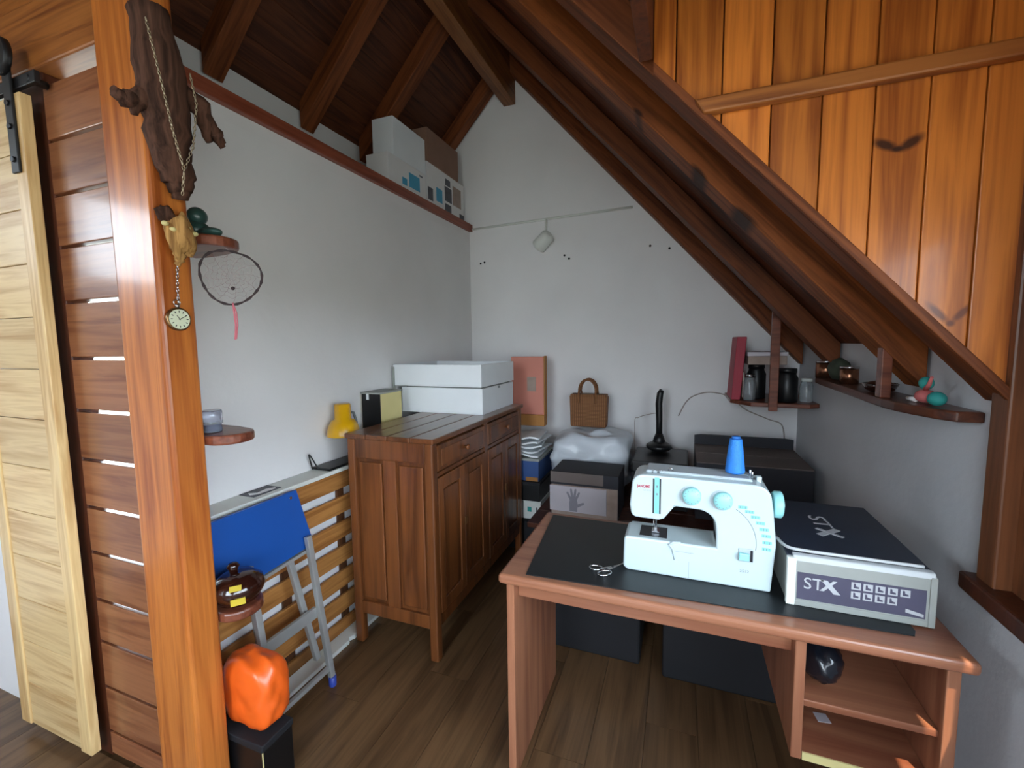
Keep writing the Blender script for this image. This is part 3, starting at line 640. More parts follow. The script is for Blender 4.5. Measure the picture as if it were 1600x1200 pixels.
# front (towards +x): drawers and doors
ym = (CY0+CY1)/2
B(CX1-.03, CX1-.006, CY0+.045, CY1-.045, .16, .215).build('front_rail', 'walnut', t, bevel=.003)
B(CX1-.03, CX1-.006, CY0+.045, CY1-.045, .885, .905).build('front_rail', 'walnut', t, bevel=.003)
B(CX1-.03, CX1-.004, ym-.022, ym+.022, .215, CZ-.026).build('front_muntin', 'walnut', t, bevel=.003)
for a, b in ((CY0+.05, ym-.025), (ym+.025, CY1-.05)):
    d = B(CX1-.026, CX1-.001, a, b, .910, 1.035).build('drawer', 'walnut', t, bevel=.005)
    B(CX1-.001, CX1+.003, a+.03, b-.03, .932, 1.012).build('drawer_panel', 'walnut', d, bevel=.004)
    MB().lathe([(.008,0),(.008,.012),(.016,.02),(.014,.028),(.004,.031)], (CX1+.002, (a+b)/2, .972), 16, 'X').build('knob', 'walnut_top', d)
    for aa, bb in ((a, (a+b)/2-.002), ((a+b)/2+.002, b)):
        d = B(CX1-.026, CX1-.014, aa, bb, .220, .88).build('door', 'walnut', t)
        for y0, y1, z0, z1 in ((aa, aa+.045, .22, .88), (bb-.045, bb, .22, .88), (aa+.045, bb-.045, .22, .28), (aa+.045, bb-.045, .82, .88)): B(CX1-.014, CX1-.001, y0, y1, z0, z1).build('door_frame', 'walnut', d, bevel=.003)
        B(CX1-.014, CX1-.006, aa+.055, bb-.055, .29, .81).build('door_panel', 'walnut', d, bevel=.006)
    d = B(CX1-.001, CX1+.006, (a+b)/2-.012, (a+b)/2+.012, .56, .60).build('latch', 'brass', t, bevel=.002)

# white trays on the sideboard
def tray(x0, x1, y0, y1, z0, z1, label, opentop):
    t = thing('storage_box', label, 'box', ((x0+x1)/2, (y0+y1)/2, z0), 'white boxes on the sideboard'); w = .008
    B(x0, x1, y0, y1, z0, z0+.008).build('bottom', 'white', t)
    B(x0, x1, y0, y0+w, z0+.008, z1).build('side', 'white', t, bevel=.002); B(x0, x1, y1-w, y1, z0+.008, z1).build('side', 'white', t, bevel=.002)
    B(x0, x0+w, y0+w, y1-w, z0+.008, z1).build('side', 'white', t); B(x1-w, x1, y0+w, y1-w, z0+.008, z1).build('side', 'white', t)
    if not opentop: B(x0+w, x1-w, y0+w, y1-w, z1-.012, z1-.004).build('lid', 'white', t)
    return t
t = tray(-1.655, -1.092, 2.36, 2.87, CZ+.001, 1.232, 'lower of the two white boxes stacked on the sideboard', False)
B(-1.63, -1.11, 2.38, 2.85, 1.228, 1.242).build('gap_shade_lip', 'grey', t)  # grey slab added so the gap between the boxes reads as dark shade
B(-1.0925, -1.086, 2.60, 2.62, 1.215, 1.228).build('clip', 'grey', t)
t = tray(-1.70, -1.088, 2.34, 2.875, 1.2425, 1.375, 'open white tray on top of the white box on the sideboard', True)
B(-1.702, -1.69, 2.33, 2.345, 1.21, 1.36).build('corner_fold', 'boxgrey', t)

# ------------------------------------------------------------------ boxes on top of the left wall
def carton(name, x0, x1, y0, y1, z0, z1, mat, label, prints=()):
    t = thing(name, label, 'box', ((x0+x1)/2, (y0+y1)/2, z0), 'boxes stored above the left wall')
    B(x0, x1, y0, y1, z0, z1-.003).build('body', mat, t, bevel=.002)
    B(x0, x1, y0, (y0+y1)/2-.001, z1-.003, z1).build('flap', mat, t); B(x0, x1, (y0+y1)/2+.001, y1, z1-.003, z1).build('flap', mat, t)
    for (ya, yb, za, zb, m) in prints: B(x1, x1+.0015, ya, yb, za, zb).build('print', m, t)
    return t
carton('appliance_box', -1.92, -1.752, 2.44, 2.885, 2.456, 2.715, 'print_white', 'white printed box with a blue picture above the left wall', [(2.67,2.80,2.57,2.665,'print_cyan'),(2.59,2.645,2.565,2.61,'print_cyan'),(2.80,2.84,2.68,2.69,'print_grey')])
carton('appliance_box', -1.90, -1.752, 2.90, 3.49, 2.456, 2.825, 'print_white', 'white printed box with grey appliance pictures nearest the back wall corner', [(2.91,2.98,2.56,2.65,'print_grey'),(3.03,3.12,2.58,2.68,'print_cyan'),(3.16,3.27,2.62,2.73,'print_grey'),(3.17,3.25,2.74,2.79,'print_grey'),(3.29,3.43,2.62,2.77,'print_brown'),(3.16,3.26,2.54,2.60,'print_grey'),(3.40,3.48,2.51,2.58,'print_grey')])
carton('carton', -1.91, -1.75, 2.50, 2.88, 2.716, 2.955, 'white', 'plain white carton on top of the blue picture box')
carton('carton', -1.87, -1.745, 2.905, 3.38, 2.826, 3.06, 'brown', 'plain brown carton on top of the printed appliance box')

# ------------------------------------------------------------------ back wall: conduit with spotlight, cables
t = thing('wall_spotlight', 'white spotlight on a thin tube across the back wall', 'lamp', (-1.03, 3.49, 2.25))
MB().tube([(-1.70, 3.508, 2.47), (-1.0, 3.508, 2.485), (-.36, 3.508, 2.50)], .009, 8).build('tube', 'white2', t)
MB().tube([(-1.03, 3.508, 2.485), (-1.03, 3.49, 2.40), (-1.03, 3.475, 2.345)], .009, 8).build('stem', 'white2', t)
MB().lathe([(.025,0),(.055,.02),(.062,.14),(.055,.145),(.048,.08)], (0,0,0), 24).xf(Matrix.Translation((-.985, 3.44, 2.35)) @ Matrix.Rotation(R(-125), 4, 'Y') @ Matrix.Rotation(R(-25), 4, 'X')).build('lamp_head', 'white2', t)
MB().tube(curve([(-.008,3.512,.938),(.04,3.512,1.04),(.10,3.512,1.096),(.207,3.512,1.123),(.334,3.512,1.094),(.44,3.512,1.005),(.582,3.512,.943),(.67,3.512,.902),(.691,3.512,.744)]), .0045, 6).build('wall_cable', 'cable')
tag(bpy.data.objects['wall_cable'], 'thin beige cable arching along the back wall', 'cable')
tag(MB().tube(curve([(-.311,3.40,.44),(-.311,3.40,.696),(-.314,3.40,.905),(-.29,3.40,.93),(-.231,3.40,.954),(-.119,3.40,.979)]), .003, 6).build('wire', 'cable'), 'thin pale wire standing behind the black handle', 'wire')

# ------------------------------------------------------------------ low bench along the back wall with its load
t = thing('low_bench', 'dark low bench on trestle legs along the back wall', 'bench', (-.08, 2.95, 0))
for k in range(5): B(-.84, .735, 2.42+k*.214, 2.42+(k+1)*.214-.004, .40, .43).build('bench_board', 'jamb', t, bevel=.003)
for x in (-.6, -.02, .55):
    for s in (-1, 1): bar((x, 2.95+s*.04, .40), (x+s*.0, 2.95+s*.42, .002), .05, .04).build('leg', 'stud', t)
for s in (-1, 1): bar((-.02-.0, 2.46, .39), (-.02+s*.52, 2.46, .02), .045, .03).build('brace', 'stud', t)
for x0, x1, y0, y1, h, lb_ in ((-.62,-.15,2.00,2.39,.30,'black storage box on the floor in the shade behind the desk, left one'),(-.05,.62,1.96,2.38,.36,'large black storage box on the floor behind the desk, right one')):
    q = thing('storage_crate', lb_, 'box', ((x0+x1)/2, (y0+y1)/2, 0), 'black boxes under the bench')
    B(x0, x1, y0, y1, .001, h-.03).build('body', 'blackmatte', q, bevel=.01); B(x0-.01, x1+.01, y0-.01, y1+.01, h-.03, h).build('lid', 'black', q, bevel=.006)
# box with the hand picture
t = thing('picture_box', 'dark box with a printed picture of a hand on its front', 'box', (-.53, 2.7, .43))
B(-.745, -.33, 2.61, 2.90, .4305, .70).build('body', 'darkcard', t, bevel=.003)
B(-.747, -.42, 2.604, 2.61, .635, .70).build('top_band', 'lidcard', t)
B(-.742, -.335, 2.606, 2.61, .4305, .62).build('front_print', 'print_brown', t)
pp = B(-.75, -.40, 2.598, 2.6055, .455, .615).build('picture', 'print_paper', t)
def hand_poly():
    c = Vector((-.60, .505)); m = MB()
    def seg(p, q, w0, w1, yy=2.5972):
        p, q = Vector(p), Vector(q); d = (q-p).normalized(); s = Vector((-d.y, d.x)); pts = [p+s*w0]
        for k in range(7): a = math.pi/2-math.pi*k/6; pts.append(q+(d*math.cos(a)+s*math.sin(a))*w1)
        pts.append(p-s*w0); m.prism([tuple(x) for x in pts], 'Y', yy, 2.598)
    for a, l in ((-28, .058), (-9, .072), (8, .072), (25, .060)):
        v = Vector((math.sin(R(a)), math.cos(R(a)))); seg(c+v*.022, c+v*(.022+l), .0085, .006)
    seg(c+Vector((.012,-.014)), c+Vector((.060,.010)), .010, .007, 2.597); seg(c+Vector((0,-.045)), c+Vector((0,.012)), .024, .026, 2.5967)
    return m
hand_poly().build('hand_print', 'print_hand', pp)
# big plastic bag and wicker handbag
cr_ = crumple(11, .065, 12, 2.5, 8)
def pillow(d):
    p = 5; s = (abs(d.x)**p+abs(d.y)**p+abs(d.z)**p)**(-1/p); return s*.98*cr_(d)
tag(MB().blob((-.592, 3.17, .653), (.292, .225, .218), 56, 32, pillow).build('plastic_sack', 'plasticbag'), 'large stuffed grey white plastic sack on the bench under the wicker handbag', 'bag')
t = thing('wicker_handbag', 'brown woven handbag with two round handles on the plastic sack', 'handbag', (-.64, 3.30, .862))
MB().prism([(-.765,.872),(-.50,.872),(-.492,1.10),(-.51,1.112),(-.758,1.118),(-.772,1.10)], 'Y', 3.21, 3.30).build('body', 'wicker', t, bevel=.012, seg=3)
B(-.765, -.50, 3.208, 3.302, 1.098, 1.116).build('rim', 'wicker', t, bevel=.006)
for y in (3.206, 3.304):
    MB().tube([(-.70,y,1.05),(-.70,y,1.12)]+[(-.638+.062*math.cos(a)*-1, y+(.01 if y < 3.25 else -.02), 1.14+.085*math.sin(a)) for a in [math.pi*k/14 for k in range(15)]]+[(-.576,y,1.12),(-.576,y,1.05)], .0085, 8).build('handle', 'wicker', t)
# stack between sideboard and bench
def stackbox(name, x0, x1, y0, y1, z0, z1, mat, lid, label, cat='box'):
    t = thing(name, label, cat, ((x0+x1)/2, (y0+y1)/2, z0), 'boxes stacked behind the sideboard')
    B(x0, x1, y0, y1, z0+.0005, z1-.02).build('body', mat, t, bevel=.003); B(x0-.004, x1+.004, y0-.004, y1+.004, z1-.02, z1).build('lid', lid, t, bevel=.003); return t
stackbox('stacked_box', -1.30, -.912, 2.92, 3.32, 0, .235, 'blackmatte', 'black', 'black box at the bottom of the stack behind the sideboard')
q = stackbox('stacked_box', -1.30, -.912, 2.92, 3.32, .2355, .375, 'white2', 'white2', 'white box with green mark low in the stack behind the sideboard')
B(-1.01, -.98, 2.9175, 2.92, .29, .325, ).build('print', 'figteal', q); B(-.945, -.939, 2.9175, 2.92, .28, .325).build('print', 'black', q)
stackbox('stacked_box', -1.32, -.912, 2.90, 3.34, .3755, .515, 'black', 'blackmatte', 'black box in the middle of the stack below the blue box')
q = stackbox('stacked_box', -1.30, -.925, 2.92, 3.30, .5155, .68, 'bluecard', 'boxgrey', 'blue box in the stack below the white papers')
B(-1.02, -.93, 2.9155, 2.919, .518, .545).build('print', 'ochre', q)
for k, (dx, dy, rz) in enumerate(((0,0,3),(.015,.0,-6),(.005,.01,9),(.02,-.01,-3),(0,0,5))):
    m = MB()
    nx = 6; vs = []; w_, l_ = .20, .30; zz = .682+k*.030
    for i in range(nx+1):
        for j in (0, 1): vs.append((-w_/2+w_*i/nx, -l_/2+l_*j, .010*math.sin(i*.9+k)+.010))
    vs2 = [(x, y, z+.012) for x, y, z in vs]; N = len(vs); fs = []
    for i in range(nx): a = 2*i; fs += [(a, a+1, a+3, a+2), (N+a, N+a+2, N+a+3, N+a+1), (a, a+2, N+a+2, N+a), (a+1, N+a+1, N+a+3, a+3)]
    fs += [(0, N, N+1, 1), (2*nx, 2*nx+1, N+2*nx+1, N+2*nx)]
    m.add(vs, fs=[]) if False else None
    m.add(vs+vs2, fs); m.xf(Matrix.Translation((-1.04+dx, 3.08+dy, zz-.0)) @ Matrix.Rotation(R(rz), 4, 'Z'))
    tag(m.build('paper_sheaf', 'white'), ['lowest', 'second', 'middle', 'fourth', 'topmost'][k]+' white paper sheaf on the blue box behind the sideboard', 'papers', 'white papers behind the sideboard')
t = thing('pink_box', 'upright pink card box with ochre base against the back wall', 'box', (-1.1, 3.25, .86))
B(-1.23, -.962, 3.19, 3.27, .862, .95).build('base', 'ochre', t, bevel=.006); B(-1.23, -.968, 3.20, 3.26, .95, 1.395).build('body', 'pink', t, bevel=.004)
B(-.968, -.960, 3.20, 3.262, .952, 1.40).build('side_edge', 'ochre', t, bevel=.002)
B(-1.10, -1.03, 3.197, 3.20, 1.13, 1.24).build('print', 'print_brown', t)
# black cases and handle on the bench
t = thing('flat_case', 'black flat case on the bench under the upright black handle', 'case', (-.1, 3.05, .43))
B(-.285, .06, 2.88, 3.30, .4305, .66).build('body', 'blackmatte', t, bevel=.01); B(-.285, .06, 2.88, 3.30, .66, .735).build('lid', 'black', t, bevel=.01); B(-.25, -.21, 2.872, 2.88, .64, .69).build('latch', 'darkmetal', t, bevel=.003)
t = thing('upright_handle', 'slim black upright handle rising from a rounded black base', 'tool', (-.13, 3.2, .735))
MB().blob((-.13, 3.18, .772), (.085, .09, .036), 24, 12).build('base', 'black', t); MB().lathe([(.05,0),(.035,.05),(.024,.08)], (-.13, 3.19, .78), 20).build('collar', 'black', t)
MB().tube([(-.13,3.19,.80),(-.131,3.19,.95),(-.135,3.19,1.07),(-.128,3.19,1.14),(-.118,3.185,1.165)], [.022,.022,.024,.023,.016], 10).build('shaft', 'black', t)
t = thing('dark_carton', 'large dark carton with a grey brown top in the right back corner', 'box', (.4, 3.05, .43))
B(.10, .70, 2.80, 3.30, .4305, .775).build('body', 'darkcard', t, bevel=.004)
for a, b in ((2.80, 3.046), (3.054, 3.30)): B(.10, .70, a, b, .775, .781).build('flap', 'lidcard', t)
MB().prism([(.10,3.30),(.70,3.30),(.66,3.335),(.14,3.335)], 'Z', .775, .845).build('back_flap', 'darkcard', t)

# ------------------------------------------------------------------ right side: shelves and their things
def rounded(z, h, pts, mat, name, label, cat='shelf'): return tag(MB().prism(pts, 'Z', z-h, z).build(name, mat, bevel=.005), label, cat)
t = thing('wall_shelf', 'long dark wooden shelf under the slope on the right wall', 'shelf', (.69, 2.15, 1.27))
MB().prism([(XR,1.53),(.70,1.535),(.672,1.58),(.648,1.65),(.632,1.72),(.625,1.80),(.630,1.95),(.638,2.15),(.645,2.35),(.653,2.6),(.665,2.74),(.69,2.81),(XR,2.82)], 'Z', 1.27, 1.30).build('board', 'shelfy', t, bevel=.005)
B(.630, .660, 1.825, 1.868, 1.30, 1.47).build('strap', 'shelf', t, bevel=.003)
t = thing('hanging_shelf', 'dark corner shelf hung from the rafter by a wooden strap', 'shelf', (.5, 3.1, 1.1))
MB().prism([(.30,3.50),(.30,3.12),(.40,2.98),(.70,2.96),(.757,3.0),(.757,3.50)], 'Z', 1.10, 1.125).build('board', 'shelf', t, bevel=.004)
B(.49, .535, 2.945, 2.972, 1.08, 1.78).build('strap', 'shelf', t, bevel=.003)
t = thing('red_binder', 'red binder standing at the end of the hanging shelf', 'binder', (.33, 3.2, 1.125))
MB().prism([(.302,1.126),(.352,1.126),(.380,1.52),(.325,1.52)], 'Y', 3.08, 3.36).build('body', 'red', t, bevel=.004); B(.366, .374, 3.10, 3.34, 1.14, 1.30).build('pages', 'print_brown', t)
def jar(name, x, y, z, r, h, mat, label, lid='black', cat='jar'):
    t = thing(name, label, cat, (x, y, z), 'jars on the hanging shelf')
    MB().lathe([(r*.92,0),(r,.006),(r,h*.72),(r*.8,h*.82),(r*.8,h*.9)], (x, y, z+.001), 20).build('body', mat, t)
    MB().lathe([(r*.86,h*.88),(r*.86,h),(r*.8,h*1.01)], (x, y, z+.001), 20).build('lid', lid, t)
jar('storage_jar', .405, 3.10, 1.125, .035, .16, 'clear', 'clear glass jar next to the red binder', 'metal')
jar('storage_jar', .455, 3.20, 1.125, .055, .22, 'black', 'black canister left of the wooden strap')
jar('storage_jar', .60, 3.06, 1.125, .058, .20, 'black', 'black canister right of the wooden strap')
jar('storage_jar', .655, 3.22, 1.125, .032, .14, 'white2', 'white jar behind the black canister right of the strap', 'white2')
jar('storage_jar', .705, 3.08, 1.125, .034, .14, 'clear', 'clear glass jar at the right end of the hanging shelf', 'white2')
t = thing('pale_box', 'flat pale box on top of the jars behind the strap', 'box', (.50, 3.2, 1.345))
B(.39, .60, 3.08, 3.34, 1.347, 1.40).build('body', 'print_brown', t, bevel=.003); B(.385, .605, 3.075, 3.345, 1.40, 1.425).build('lid', 'print_paper', t, bevel=.003)
def tin(x, y, r, h, label):
    t = thing('metal_tin', label, 'tin', (x, y, 1.30), 'tins on the right shelf')
    MB().lathe([(r,0),(r,h*.9)], (x, y, 1.301), 24).build('body', 'copper', t); MB().lathe([(r*1.04,h*.9),(r*1.04,h),(r,h*1.02)], (x, y, 1.301), 24).build('lid', 'metal', t)
tin(.705, 2.72, .045, .085, 'shiny copper coloured tin at the far end of the right shelf')
tin(.70, 2.36, .035, .075, 'smaller dull copper tin on the right shelf beside the cloth bundle')
tag(MB().blob((.71, 2.53, 1.355), (.045, .075, .055), 24, 14, crumple(8, .06)).build('cloth_bundle', 'greendark'), 'dark green cloth bundle between the two tins', 'cloth')
t = thing('dark_bowl', 'dark round bowl on the right shelf at the foot of the shelf strap', 'bowl', (.70, 2.03, 1.30))
MB().lathe([(.03,0),(.045,.008),(.056,.03),(.052,.032),(.04,.012)], (.70, 2.03, 1.301), 24).build('body', 'brownglaze', t)
MB().blob((.70, 2.03, 1.328), (.043, .043, .014), 16, 8).build('contents', 'jamb', t)
t = thing('clown_figurine', 'small pink and teal figurine at the near end of the right shelf', 'figurine', (.70, 1.66, 1.30))
MB().blob((.700, 1.70, 1.322), (.025, .035, .021), 14, 10).build('body', 'figpink', t)
MB().blob((.700, 1.635, 1.322), (.022, .026, .021), 14, 10).build('skirt', 'figteal', t)
MB().blob((.700, 1.70, 1.362), (.018, .022, .020), 14, 10).build('head', 'figteal', t)
MB().tube([(.695,1.69,1.345),(.69,1.66,1.36),(.685,1.635,1.385)], [.007,.006,.004], 8).build('arm', 'figpink', t)
MB().tube([(.685,1.72,1.309),(.68,1.76,1.309)], [.008,.006], 8).build('foot', 'print_white', t)

# ------------------------------------------------------------------ desk
DX0, DX1, DY0, DY1, DZ = -.545, .665, 1.268, 1.84, .75
t = thing('desk', 'reddish brown wooden desk with open shelves at its right end', 'desk', (.06, 1.55, 0))
B(DX0, DX1, DY0, DY1, DZ-.034, DZ).build('desk_top', 'desk', t, bevel=.012, seg=4)
B(DX0+.018, DX0+.045, DY0+.03, DY1-.02, .001, DZ-.034).build('side_panel', 'deskv', t, bevel=.003)
B(DX1-.05, DX1-.022, DY0+.03, DY1-.02, .001, DZ-.034).build('side_panel', 'deskv', t, bevel=.003)
B(DX0+.045, .302, DY0+.07, DY0+.09, .645, DZ-.034).build('apron', 'desk', t, bevel=.003)
B(.302, .328, DY0+.035, DY1-.04, .362, DZ-.034).build('divider', 'deskv', t, bevel=.003)
B(.328, DX1-.05, DY0+.045, DY1-.06, .512, .532).build('shelf', 'desk', t, bevel=.003)
bs = B(.328, DX1-.05, DY0+.04, DY1-.06, .362, .384).build('shelf', 'desk', t, bevel=.002)
B(.330, DX1-.052, DY0+.036, DY0+.04, .362, .384).build('edge_band', 'cream', bs)
B(.328, DX1-.05, DY1-.06, DY1-.05, .362, DZ-.034).build('back_panel', 'desk', t)
tag(MB().prism([(-.455,1.292),(.565,1.338),(.575,1.36),(.575,1.80),(-.505,1.80)], 'Z', DZ+.0005, DZ+.0035).build('desk_mat', 'mat'), 'black mat covering most of the desk top', 'mat')
tag(MB().blob((.388, 1.42, .600), (.056, .085, .066), 30, 20, crumple(21, .07)).build('rubbish_bag', 'blackbag'), 'small crumpled black plastic bag on the upper desk shelf', 'bag')
tag(MB().prism([(.392,1.466),(.425,1.47),(.432,1.437),(.398,1.432)], 'Z', .3845, .3858).build('paper_slip', 'print_paper'), 'small white paper slip on the lower desk shelf', 'paper')

# ------------------------------------------------------------------ sewing machine
Z0 = DZ+.004
FY = 1.43                                                   # front face
t = thing('sewing_machine', 'white sewing machine with turquoise dials on the desk', 'sewing machine', (.06, 1.5, Z0))
def arc(cx, cz, r, a0, a1, n=7): return [(cx+r*math.cos(R(a0+(a1-a0)*k/n)), cz+r*math.sin(R(a0+(a1-a0)*k/n))) for k in range(n+1)]
outl = [(-.150, Z0), (.262, Z0), (.272, .90), (.262, 1.00)]+arc(.215, 1.033, .042, 0, 88, 5)+[(-.09, 1.078)]+arc(-.105, 1.043, .034, 95, 180, 5)+[(-.145, .975)]+arc(-.122, .955, .02, 180, 265, 4)+[(-.055, .934), (-.04, .94), (-.008, .984), (.055, .982)]+arc(.06, .932, .05, 85, 5, 6)+[(.112, .90), (.112, .868), (-.148, .868)]+arc(-.15, .856, .012, 90, 180, 3)+[(-.164, Z0+.01)]
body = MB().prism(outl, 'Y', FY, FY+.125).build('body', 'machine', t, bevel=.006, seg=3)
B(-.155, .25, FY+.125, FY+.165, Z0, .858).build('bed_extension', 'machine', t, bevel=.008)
# throat: set-back inner wall, its shade painted as darker grey
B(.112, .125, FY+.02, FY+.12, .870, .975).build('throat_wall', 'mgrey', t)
MB().prism([(-.10,1.0775),(.21,1.0745),(.205,1.084),(-.095,1.087)], 'Y', FY+.03, FY+.118).build('top_cover', 'mgrey', t, bevel=.004)
def dial(x, z):
    d = MB().lathe([(.027,0),(.026,-.014),(.024,-.018),(.001,-.018)], (x, FY, z), 32, 'Y').build('dial', 'dial', t)
    for k in range(12):
        a = 2*math.pi*k/12; B(-.0008, .0008, -.0003, .0003, .018, .022).xf(Matrix.Translation((x, FY-.0183, z)) @ Matrix.Rotation(a, 4, 'Y')).build('mark', 'gline', d)
    MB().lathe([(.031,0),(.031,-.002)], (x-.004, FY, z-.001), 32, 'Y').build('dial_shadow', 'mgrey', d)  # grey disc set off to the left, painted cast shadow of the dial
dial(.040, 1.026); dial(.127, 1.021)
for x in (-.072, -.052): B(x-.0022, x+.0022, FY-.001, FY+.004, .955, 1.068).build('thread_slot', 'darkmetal', t)
B(-.069, -.055, FY-.0006, FY+.004, .955, 1.072).build('thread_panel', 'teal', t)
for z in (1.015, 1.04): B(-.064, -.059, FY-.0012, FY, z, z+.007).build('guide_mark', 'gline', t)
text('brand_text', 'JANOME', 'redtext', t, (-.122, FY-.0004, 1.036), .0125, (1,0,0), (0,0,1), width=.040, offset=.0003)
text('model_text', 'LR 2512', 'gtext', t, (-.103, FY-.0004, 1.026), .006, (1,0,0), (0,0,1), width=.022)
text('number_text', '2512', 'gtext', t, (.178, FY-.0004, .805), .0115, (1,0,0), (0,0,1), width=.025)
# stitch chart along a curved line
MB().tube([(x, FY-.0003, z) for x, z in arc(.10, .895, .120, 58, -8, 12)], .0008, 4).build('chart_line', 'gline', t)
for k in range(8):
    a = R(58-k*9.2); cx, cz = .105+.143*math.cos(a), .90+.125*math.sin(a)
    pl = B(cx-.012, cx+.012, FY-.0008, FY, cz-.005, cz+.004).build('stitch_label', 'teal', t)
    for j in range(3): B(cx-.008+j*.007, cx-.0065+j*.007, FY-.0014, FY-.0008, cz-.004, cz+.003).build('stitch_mark', 'gline', pl)
sl = B(.172, .214, FY-.002, FY+.004, .838, .880).build('lever_slot', 'mgrey', t, bevel=.003)
B(.174, .202, FY-.014, FY-.002, .846, .868).build('lever', 'dial', sl, bevel=.003)
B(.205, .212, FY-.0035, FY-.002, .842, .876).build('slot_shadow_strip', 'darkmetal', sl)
hw = MB().lathe([(.036,0),(.04,.006),(.04,.022),(.034,.026),(.01,.027)], (.268, FY+.062, 1.005), 32, 'X').build('handwheel', 'dial', t, bevel=.002)
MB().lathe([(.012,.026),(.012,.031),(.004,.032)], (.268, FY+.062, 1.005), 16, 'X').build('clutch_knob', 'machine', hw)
# needle, foot, plate
B(-.115, -.03, FY+.02, FY+.105, .868, .8695).build('needle_plate', 'darkmetal', t, bevel=.001)
MB().tube([(-.073, FY+.062, .94), (-.073, FY+.062, .915)], .0035, 8).build('needle_bar', 'metal', t)
MB().tube([(-.073, FY+.062, .915), (-.073, FY+.062, .873)], .0009, 6).build('needle', 'metal', t)
MB().tube([(-.066, FY+.07, .94), (-.066, FY+.07, .886)], .003, 8).build('presser_bar', 'metal', t)
MB().prism([(-.078,.871),(-.055,.871),(-.055,.874),(-.062,.877),(-.062,.889),(-.07,.889),(-.07,.877),(-.078,.874)], 'Y', FY+.05, FY+.08).build('presser_foot', 'metal', t)
MB().tube([(-.085, FY+.06, .925), (-.05, FY+.06, .929)], .0025, 6).build('needle_clamp', 'metal', t)
# hook shaped flap on the free arm, and its seam
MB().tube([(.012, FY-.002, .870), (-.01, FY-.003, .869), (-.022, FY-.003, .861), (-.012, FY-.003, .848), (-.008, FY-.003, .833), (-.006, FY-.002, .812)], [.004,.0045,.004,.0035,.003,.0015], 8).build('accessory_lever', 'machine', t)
B(.0355, .0365, FY-.0005, FY+.001, Z0+.004, .812).build('seam', 'gline', t); B(-.004, .05, FY-.0005, FY+.001, .840, .841).build('seam', 'gline', t)
# thread guides and spool pins on top
for x in (-.078, -.062, -.058): MB().tube([(x, FY+.03, 1.075), (x+.002, FY+.025, 1.089), (x+.012, FY+.025, 1.087)], .0014, 6).build('thread_guide', 'metal', t)
MB().tube([(-.03, FY+.04, 1.085), (-.03, FY+.035, 1.097), (-.018, FY+.035, 1.094), (-.016, FY+.04, 1.086)], .0016, 6).build('thread_guide', 'metal', t)
for x, h in ((.205, .030), (.212, .022)): MB().lathe([(.0035,0),(.0035,h),(.002,h+.002)], (x, FY+.06+(x-.205), 1.074), 10).build('winder_pin', 'metal', t)
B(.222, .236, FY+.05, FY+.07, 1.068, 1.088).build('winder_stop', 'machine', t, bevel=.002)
MB().tube([(.17, FY+.05, 1.087), (.19, FY+.05, 1.092), (.21, FY+.06, 1.082), (.225, FY+.06, 1.086)], .0012, 5).build('thread_tail', 'gline', t)
t = thing('thread_cone', 'tall blue cone of thread standing on the sewing machine', 'thread', (.165, FY+.075, 1.086))
tcx, tcy = .165, FY+.075
MB().lathe([(.027,.004),(.028,.010),(.026,.03),(.022,.07),(.0175,.108),(.016,.110)], (tcx, tcy, 1.086), 32).build('thread', 'thread', t)
MB().lathe([(.010,0),(.010,.004)], (tcx, tcy, 1.0863), 20).build('foot', 'core', t); MB().lathe([(.0125,.110),(.012,.118),(.009,.118)], (tcx, tcy, 1.086), 20).build('core_tip', 'core', t)
# scissors on the mat
t = thing('scissors', 'small silver scissors on the black desk mat', 'scissors', (-.21, 1.40, DZ+.0035))
def loop(cx, cy, a, b, ang, z): return [(cx+a*math.cos(k)*math.cos(ang)-b*math.sin(k)*math.sin(ang), cy+a*math.cos(k)*math.sin(ang)+b*math.sin(k)*math.cos(ang), z) for k in [2*math.pi*i/24 for i in range(24)]]
zs = DZ+.0085
MB().tube(loop(-.248, 1.400, .020, .014, R(10), zs), .0032, 8, True).build('handle', 'metal', t)
MB().tube(loop(-.215, 1.374, .023, .014, R(40), zs), .0032, 8, True).build('handle', 'metal', t)
def blade(p, q, w): 
    p, q = Vector(p), Vector(q); d = (q-p).normalized(); s = Vector((-d.y, d.x, 0))*w; u = Vector((0,0,.0025))
    return MB().add([p+s-u, q-u, p-s-u, p+s+u, q+u, p-s+u], [(0,1,2),(5,4,3),(0,3,4,1),(1,4,5,2),(2,5,3,0)])
blade((-.232, 1.395, zs-.001), (-.150, 1.462, zs-.001), .005).build('blade', 'metal', t); blade((-.205, 1.392, zs+.003), (-.152, 1.468, zs+.003), .005).build('blade', 'metal', t)
MB().lathe([(.004,0),(.004,.003)], (-.196, 1.415, zs+.004), 10).build('pivot', 'darkmetal', t)

# ------------------------------------------------------------------ printed box and its lead
bx0, bx1, by0, by1, bz0, bz1 = .296, .622, 1.388, 1.885, DZ+.0045, .888
t = thing('printed_box', 'flat dark printed box with white edges at the right end of the desk', 'box', ((bx0+bx1)/2, 1.6, bz0))
B(bx0, bx1, by0, by1, bz0, bz1).build('body', 'boxgrey', t, bevel=.003)
fp = B(bx0+.022, bx1-.018, by0-.0012, by0, bz0+.020, bz1-.036).build('front_print', 'boxpurple', t)
lid = B(bx0-.003, bx1+.003, by0+.012, by1, bz1, bz1+.006).build('lid', 'boxnavy', t, bevel=.002)
MB().prism([(by0-.004,bz1-.004),(by0+.022,bz1-.004),(by0+.022,bz1+.012),(by0+.004,bz1+.010)], 'X', bx0+.01, bx1).build('front_lip', 'whitecable', t, bevel=.003)
B(bx0-.004, bx0+.018, by0-.004, by0+.012, bz0, bz1+.004).build('corner_edge', 'white2', t, bevel=.002)
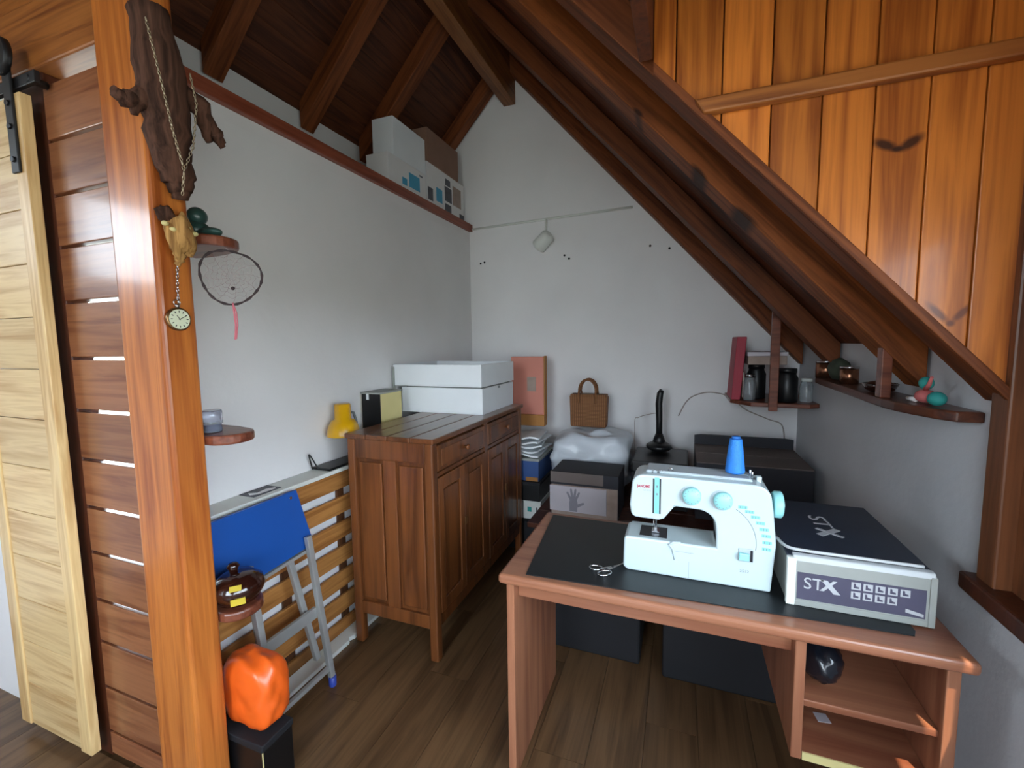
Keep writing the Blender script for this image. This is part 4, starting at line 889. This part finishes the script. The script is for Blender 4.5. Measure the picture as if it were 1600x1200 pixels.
B(bx1-.012, bx1+.0025, by0-.0036, by0+.010, bz0-.0003, bz1+.0005).build('corner_edge', 'boxgrey', t, bevel=.002)
B(bx0+.018, bx1-.012, by0-.003, by0+.01, bz0, bz0+.016).build('bottom_edge', 'boxgrey', t, bevel=.002)
yf = by0-.0022
text('letters', 'ST', 'ctext', fp, (bx0+.036, yf, .808), .046, (1,0,0), (0,0,1), width=.046)
def barp(p, q, w, name, dy=0.):
    p, q = Vector(p), Vector(q); return MB().prism([(p.x-w,p.y),(p.x+w,p.y),(q.x+w,q.y),(q.x-w,q.y)], 'Y', yf-.0004-dy, yf+.0003).build(name, 'ctext', fp)
barp((bx0+.116,.803), (bx0+.084,.840), .008, 'letter_stroke'); barp((bx0+.080,.808), (bx0+.110,.840), .005, 'letter_stroke', .0003)
for row, cnt in ((0, 5), (1, 4)):
    for k in range(cnt):
        x = bx0+.147+k*.0265; z = .826-row*.026
        ic = B(x, x+.021, yf-.0002, yf+.0004, z, z+.020).build('icon', 'ctext', fp)
        MB().prism([(x+.005,z+.004),(x+.017,z+.004),(x+.017,z+.008),(x+.010,z+.010),(x+.009,z+.017),(x+.005,z+.017)], 'Y', yf-.0008, yf-.0002).build('icon_shape', 'boxpurple', ic)
MB().prism([(bx1-.06,.786),(bx1-.022,.779),(bx1-.022,.787),(bx1-.06,.796)], 'Y', yf-.0004, yf+.0004).build('pale_mark', 'ctext', fp)
# same letters on the lid, read from the left side
text('letters', 'ST', 'ctext', lid, (bx0+.122, by0+.355, bz1+.0065), .07, (0.05,-1,0), (1,.05,0), width=.095)
def lidbar(p, q, w, dz=0.):
    p, q = Vector(p), Vector(q); d = (q-p).normalized(); s = Vector((-d.y, d.x))*w
    MB().prism([tuple(p+s), tuple(q+s), tuple(q-s), tuple(p-s)], 'Z', bz1+.006, bz1+.007+dz).build('letter_stroke', 'ctext', lid)
lidbar((bx0+.118, by0+.185), (bx0+.180, by0+.245), .010); lidbar((bx0+.180, by0+.185), (bx0+.122, by0+.24), .006, .0004)
tag(MB().tube(curve([(.272,1.50,.90),(.281,1.47,.908),(.285,1.44,.910),(.300,1.412,.909),(.34,1.405,.9085),(.40,1.403,.9085),(.50,1.402,.9085),(.60,1.402,.9085)]), .0045, 8).build('power_lead', 'whitecable'), 'white lead running from the sewing machine along the printed box edge', 'cable')
